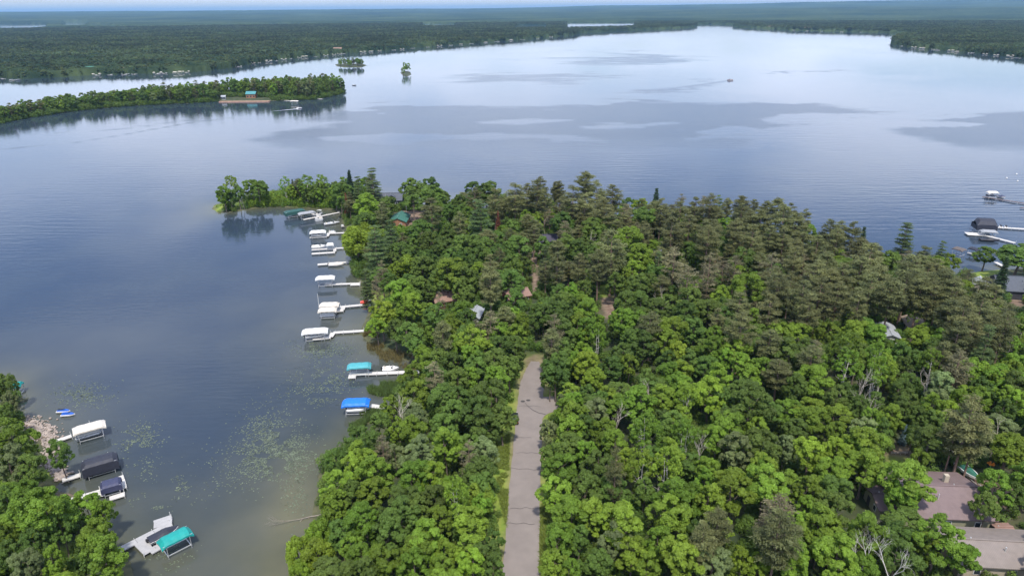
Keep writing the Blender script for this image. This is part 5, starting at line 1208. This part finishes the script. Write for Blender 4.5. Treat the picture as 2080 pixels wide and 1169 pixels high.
# white flag pole by the garage and light pole on the dock
for (bx, by), h, lb, nm in (((826, 437), 6, 'white flagpole beside the green-roofed garage', 'flagpole'), ((648, 622), 4.5, 'thin white mast rising beside the pair of beige lifts', 'mast'), ((753, 616), 2.0, 'white dock piling at the shore end of the beige lifts dock', 'piling')):
    p = P(bx, by, 0); o = MB().tube([(0, 0, -1), (0, 0, h)], [.1, .05] if h > 2 else [.3, .3], 6).build(nm, white, None, (p[0], p[1], max(0, gz(p[0], p[1])))); tag(o, lb, nm)

# ------------------------------------------------------------ fallen tree in the water, rocks, lilies, reeds
me = snag_mesh(903, h=10, levels=5, spread=.34, th=.9, up=.30, mat=plain('waterlogged_wood', (.27, .23, .19), .9)); o = obj('fallen_tree', me); A = P(655, 1043, .3); B = P(590, 1060, .0)
o.location = (A[0], A[1], .25); o.rotation_euler = (0, R_(88), yaw(A, B)); tag(o, 'bleached fallen tree with bare branches lying in the shallow water', 'tree')
g = np.random.default_rng(55)
def rocks():
    V = []; F = []; n0 = 0
    path = [P(x, y)[:2] for x, y in ((42, 853), (68, 861), (90, 875), (100, 893), (107, 915), (104, 938), (118, 958), (127, 973))]; path = np.array(path)
    ico = nrm(np.array([(-1, 1.618, 0), (1, 1.618, 0), (-1, -1.618, 0), (1, -1.618, 0), (0, -1, 1.618), (0, 1, 1.618), (0, -1, -1.618), (0, 1, -1.618), (1.618, 0, -1), (1.618, 0, 1), (-1.618, 0, -1), (-1.618, 0, 1)], float))
    fi = np.array([(0, 11, 5), (0, 5, 1), (0, 1, 7), (0, 7, 10), (0, 10, 11), (1, 5, 9), (5, 11, 4), (11, 10, 2), (10, 7, 6), (7, 1, 8), (3, 9, 4), (3, 4, 2), (3, 2, 6), (3, 6, 8), (3, 8, 9), (4, 9, 5), (2, 4, 11), (6, 2, 10), (8, 6, 7), (9, 8, 1)])
    for k in range(1100):
        t = g.random()*(len(path)-1); i = int(t); p = path[i]+(path[i+1]-path[i])*(t-i)+g.normal(size=2)*(.7 if i > 2 else 1.2)
        s = g.uniform(.14, .42); v = ico*g.uniform(.75, 1.2, size=(12, 1))*s*np.array([1, 1, .65]); v = v+np.array([p[0], p[1], max(.05, gz(p[0], p[1]))+s*.2])
        V.append(v); F.append(fi+n0); n0 += 12
    o = obj('shore_rocks', np_mesh('shore_rocks', np.concatenate(V), np.concatenate(F), plain('pale_rock', (.34, .28, .235), .9, var=.35, scale=.8))); tag(o, 'pale pinkish rocks lining the lower left shore', 'rocks', kind='stuff')
rocks()
def lilies():
    cl = [(170, 800, 55, 22, 520), (290, 885, 36, 28, 260), (275, 905, 30, 15, 120), (545, 880, 55, 50, 900), (590, 930, 55, 45, 900), (520, 940, 55, 40, 500), (660, 710, 60, 22, 700), (650, 760, 60, 25, 260), (640, 800, 60, 22, 350), (355, 990, 22, 20, 120), (305, 1020, 30, 12, 160), (300, 950, 40, 25, 60), (330, 1130, 50, 30, 120), (680, 775, 40, 18, 200), (600, 1010, 30, 40, 120), (430, 960, 60, 50, 90)]
    V = []; F = []; n0 = 0
    for cx, cy, sx, sy, n in cl:
        q = g.normal(size=(int(n*1.7), 2))*np.array([sx, sy])*.58
        for a, b in q:
            x, y, _ = P(cx+a, cy+b, 0)
            if vnoise(np.array([x]), np.array([y]), 2.5, 5)[0] < .30: continue
            s = g.uniform(.09, .20); a0 = g.random()*6.28; tl = g.normal(size=2)*.03; k = 7
            an = a0+np.arange(k)*6.0/k
            v = np.stack([x+np.cos(an)*s, y+np.sin(an)*s*g.uniform(.8, 1), .03+np.cos(an)*tl[0]+np.sin(an)*tl[1]], 1); V.append(np.vstack([[x, y, .02], v]))
            F.append(np.array([(n0, n0+1+j, n0+2+j) for j in range(k-1)])); n0 += k+1
    m = plain('lily_pad', (.115, .140, .085), .55, var=.45, scale=.6, spec=.4)
    o = obj('lily_pads', np_mesh('lily_pads', np.concatenate(V), np.concatenate(F), m)); tag(o, 'scattered green lily pads floating in the shallow bay', 'lily pads', kind='stuff')
lilies()
def reeds(name, areas, n, col, label, hh=(1.0, 1.9)):
    V = []; F = []; n0 = 0
    for poly_ in areas:
        w_ = wpoly(poly_); mn = w_.min(0); mxx = w_.max(0); xs = g.uniform(mn[0], mxx[0], n*3); ys = g.uniform(mn[1], mxx[1], n*3); ok = inside(w_, xs, ys) & (fbm(xs, ys, 4, 66) > .47); xs = xs[ok][:n]; ys = ys[ok][:n]; zs = np.maximum(gheight(xs, ys), -.2)
        for x, y, z in zip(xs, ys, zs):
            a = g.random()*3.14; h = g.uniform(*hh); w2 = .05; ld = g.normal(size=2)*.25; c, s = math.cos(a)*w2, math.sin(a)*w2
            V.append([(x-c, y-s, z), (x+c, y+s, z), (x+ld[0]*.5+c*.7, y+ld[1]*.5+s*.7, z+h*.6), (x+ld[0], y+ld[1], z+h)]); F.append([n0, n0+1, n0+2, n0+3]); n0 += 4
    me = np_mesh(name, np.concatenate(V), np.array(F), leaf_mat(name, col, 0, 0), dict(tint=np.repeat(g.uniform(.6, 1.4, len(F)), 4)))
    o = obj(name, me); tag(o, label, 'reeds', kind='stuff')
reeds('reeds', [[(690, 880), (700, 850), (740, 838), (800, 832), (800, 860), (740, 880), (700, 900)], [(745, 790), (775, 778), (850, 778), (850, 800), (800, 815), (750, 800)]], 5500, (.12, .18, .05), 'green reeds growing in the water around the bright blue lift')
reeds('dry_reeds', [[(745, 690), (770, 700), (800, 715), (860, 735), (870, 752), (840, 756), (800, 742), (762, 726), (745, 708)], [(725, 676), (760, 674), (770, 690), (742, 694)]], 5000, (.20, .17, .07), 'brown and olive sedge marsh between the hooked dock and the teal lift', (.8, 1.6))
reeds('roadside_grass', [[(1100, 985), (1122, 985), (1128, 1175), (1095, 1175)], [(1000, 905), (1036, 890), (1030, 1090), (1010, 1010)]], 9000, (.19, .24, .045), 'tall yellow-green grass along both road verges', (.15, .45))
reeds('spit_grass', [[(436, 431), (440, 418), (500, 412), (600, 414), (690, 424), (640, 424), (560, 420), (500, 426), (450, 433)]], 4000, (.18, .27, .05), 'bright green marsh grass along the low edge of the spit', (.5, 1.2))

# ------------------------------------------------------------ haze
hz = MB(); hz.box(0, 23000, 170, 120000, 60000, 360)
ho = hz.build('haze', None); hm = bpy.data.materials.new('haze'); hm.use_nodes = True; t = hm.node_tree; t.nodes.clear()
o_ = t.nodes.new('ShaderNodeOutputMaterial'); pv = t.nodes.new('ShaderNodeVolumePrincipled'); t.links.new(pv.outputs[0], o_.inputs['Volume'])
pv.inputs['Color'].default_value = (.38, .68, 1.0, 1); pv.inputs['Density'].default_value = 4.6e-5; pv.inputs['Anisotropy'].default_value = .2
ho.data.materials.append(hm); tag(ho, 'thin bluish summer haze over the lake and forest', 'haze', kind='stuff')

# ------------------------------------------------------------ labels of the many trees: kind, size, nearest landmark, place in the row
MARKS = [(600, 428, 'the dark green boat lift'), (645, 472, 'the farthest white lift'), (725, 485, 'the lime willow'), (757, 372, 'the big white pine'), (786, 400, 'the dark lodge roof'), (812, 445, 'the green-roofed garage'),
 (842, 452, 'the reddish driveway'), (704, 420, 'the rust red conifer'), (455, 385, 'the tip of the grassy spit'), (540, 390, 'the middle of the spit'), (975, 450, 'the layered white pine'), (902, 604, 'the red-brown cabin'), (970, 636, 'the blue-grey cabin roof'),
 (996, 590, 'the bare-trunked pine'), (1048, 598, 'the dark red cabin'), (1112, 488, 'the dark purple roof'), (1107, 440, 'the forked birch skeleton'), (1187, 475, 'the white dead birch'), (1228, 640, 'the reddish clearing'), (1080, 740, 'the end of the road'),
 (1095, 825, 'the road bend'), (1045, 853, 'the parked car'), (808, 820, 'the long white dead trunk'), (725, 745, 'the teal lift'), (722, 820, 'the bright blue lift'), (780, 715, 'the sedge marsh'), (765, 600, 'the red kayak'), (638, 675, 'the long white lift'),
 (615, 1045, 'the fallen tree'), (1020, 960, 'the grass verge'), (1060, 1000, 'the lower road'), (1060, 1130, 'the bottom of the road'), (1245, 835, 'the tall bleached snag'), (1175, 850, 'the low forked snag'), (1424, 890, 'the crooked white snag'), (1348, 975, 'the white stem'),
 (1747, 765, 'the white birch cluster'), (1345, 600, 'the tan branching snag'), (1805, 675, 'the pale grey shed'), (1858, 659, 'the small tan roof'), (1560, 800, 'the leaning snag'), (1834, 892, 'the small blue spruce'), (1826, 928, 'the brown garden bed'),
 (1963, 868, 'the leaning olive pine'), (1963, 970, 'the green tarped boat'), (1890, 1000, 'the mauve roof'), (2020, 1110, 'the taupe roof'), (1944, 1068, 'the blue white boat'), (1768, 1120, 'the big white dead tree'), (2004, 966, 'the orange ornament'),
 (2060, 585, 'the lakeside house'), (1995, 555, 'the right lawn'), (1980, 490, 'the right marina'), (1345, 400, 'the far water edge'), (1170, 370, 'the tall far pines'), (1620, 460, 'the right pine edge'), (1500, 560, 'the middle pine stand'), (1700, 560, 'the right pine stand'), (1240, 545, 'the bright centre maple'),
 (60, 875, 'the rocky shore'), (200, 940, 'the black draped lift'), (230, 985, 'the navy lift'), (350, 1080, 'the bright teal lift'), (18, 800, 'the small white tree'), (130, 1130, 'the garden path'), (512, 190, 'the teal-roofed house'), (690, 165, 'the peninsula tip'), (590, 200, 'the peninsula dock'), (400, 195, 'the peninsula middle'),
 (250, 215, 'the peninsula bend'), (120, 225, 'the peninsula left part'), (20, 235, 'the left picture edge'), (712, 130, 'the rocky islet'), (824, 145, 'the lone round islet'), (800, 960, 'the lower left wood'), (800, 1100, 'the bottom left wood'), (940, 1080, 'the bottom verge wood'), (940, 820, 'the dark roadside oaks'),
 (1300, 720, 'the dark gap'), (1500, 900, 'the pale leafy grove'), (1250, 1080, 'the bottom centre wood'), (1500, 1100, 'the bottom clearing'), (1580, 1070, 'the big olive pine'), (1660, 960, 'the yellow crowned grove'), (2040, 800, 'the right edge wood')]
SHORT = dict(o='dark green broadleaf', g='fresh green broadleaf', y='yellow-green broadleaf', v='pale grey-green broadleaf', l='lime green willow', b='slender open birch', p='olive green pine', w='layered white pine', s='dark pointed spruce', q='thin tan pine', r='rust red conifer', d='bare bleached dead tree')
ORD = ['first', 'second', 'third', 'fourth', 'fifth', 'sixth', 'seventh', 'eighth', 'ninth', 'tenth', 'eleventh', 'twelfth', 'thirteenth', 'fourteenth', 'fifteenth', 'sixteenth', 'seventeenth', 'eighteenth', 'nineteenth', 'twentieth']
groups_ = {}
for root, kind, px, py, R, h in NAMELESS:
    mx_, my_, nm_ = min(MARKS, key=lambda m_: (m_[0]-px)**2+((m_[1]-py)*1.3)**2)
    dxx, dyy = px-mx_, py-my_
    dr_ = 'beside' if abs(dxx) < 14 and abs(dyy) < 12 else ('right of' if dxx > 0 else 'left of') if abs(dxx) > abs(dyy)*1.2 else ('behind' if dyy < 0 else 'in front of')
    sz = 'small' if R < 2.9 else ('tall' if kind in 'pwsq' and h > 17.5 else ('broad' if R > 4.2 else 'middling'))
    groups_.setdefault((sz, kind, dr_, nm_), []).append((px, root))
for (sz, kind, dr_, nm_), lst in groups_.items():
    lst.sort(key=lambda t_: t_[0])
    for i, (px, root) in enumerate(lst):
        base = f"{sz} {SHORT[kind]} {dr_} {nm_}"
        if len(lst) > 1: base = f"{base}, {ORD[i] if i < 20 else 'far'} from the left"
        root['label'] = base; root['category'] = 'tree'; root['group'] = SHORT[kind]+'s '+region(px, root.get('py_', 0) or [t for t in NAMELESS if t[0] is root][0][3]) if False else SHORT[kind]+' trees'
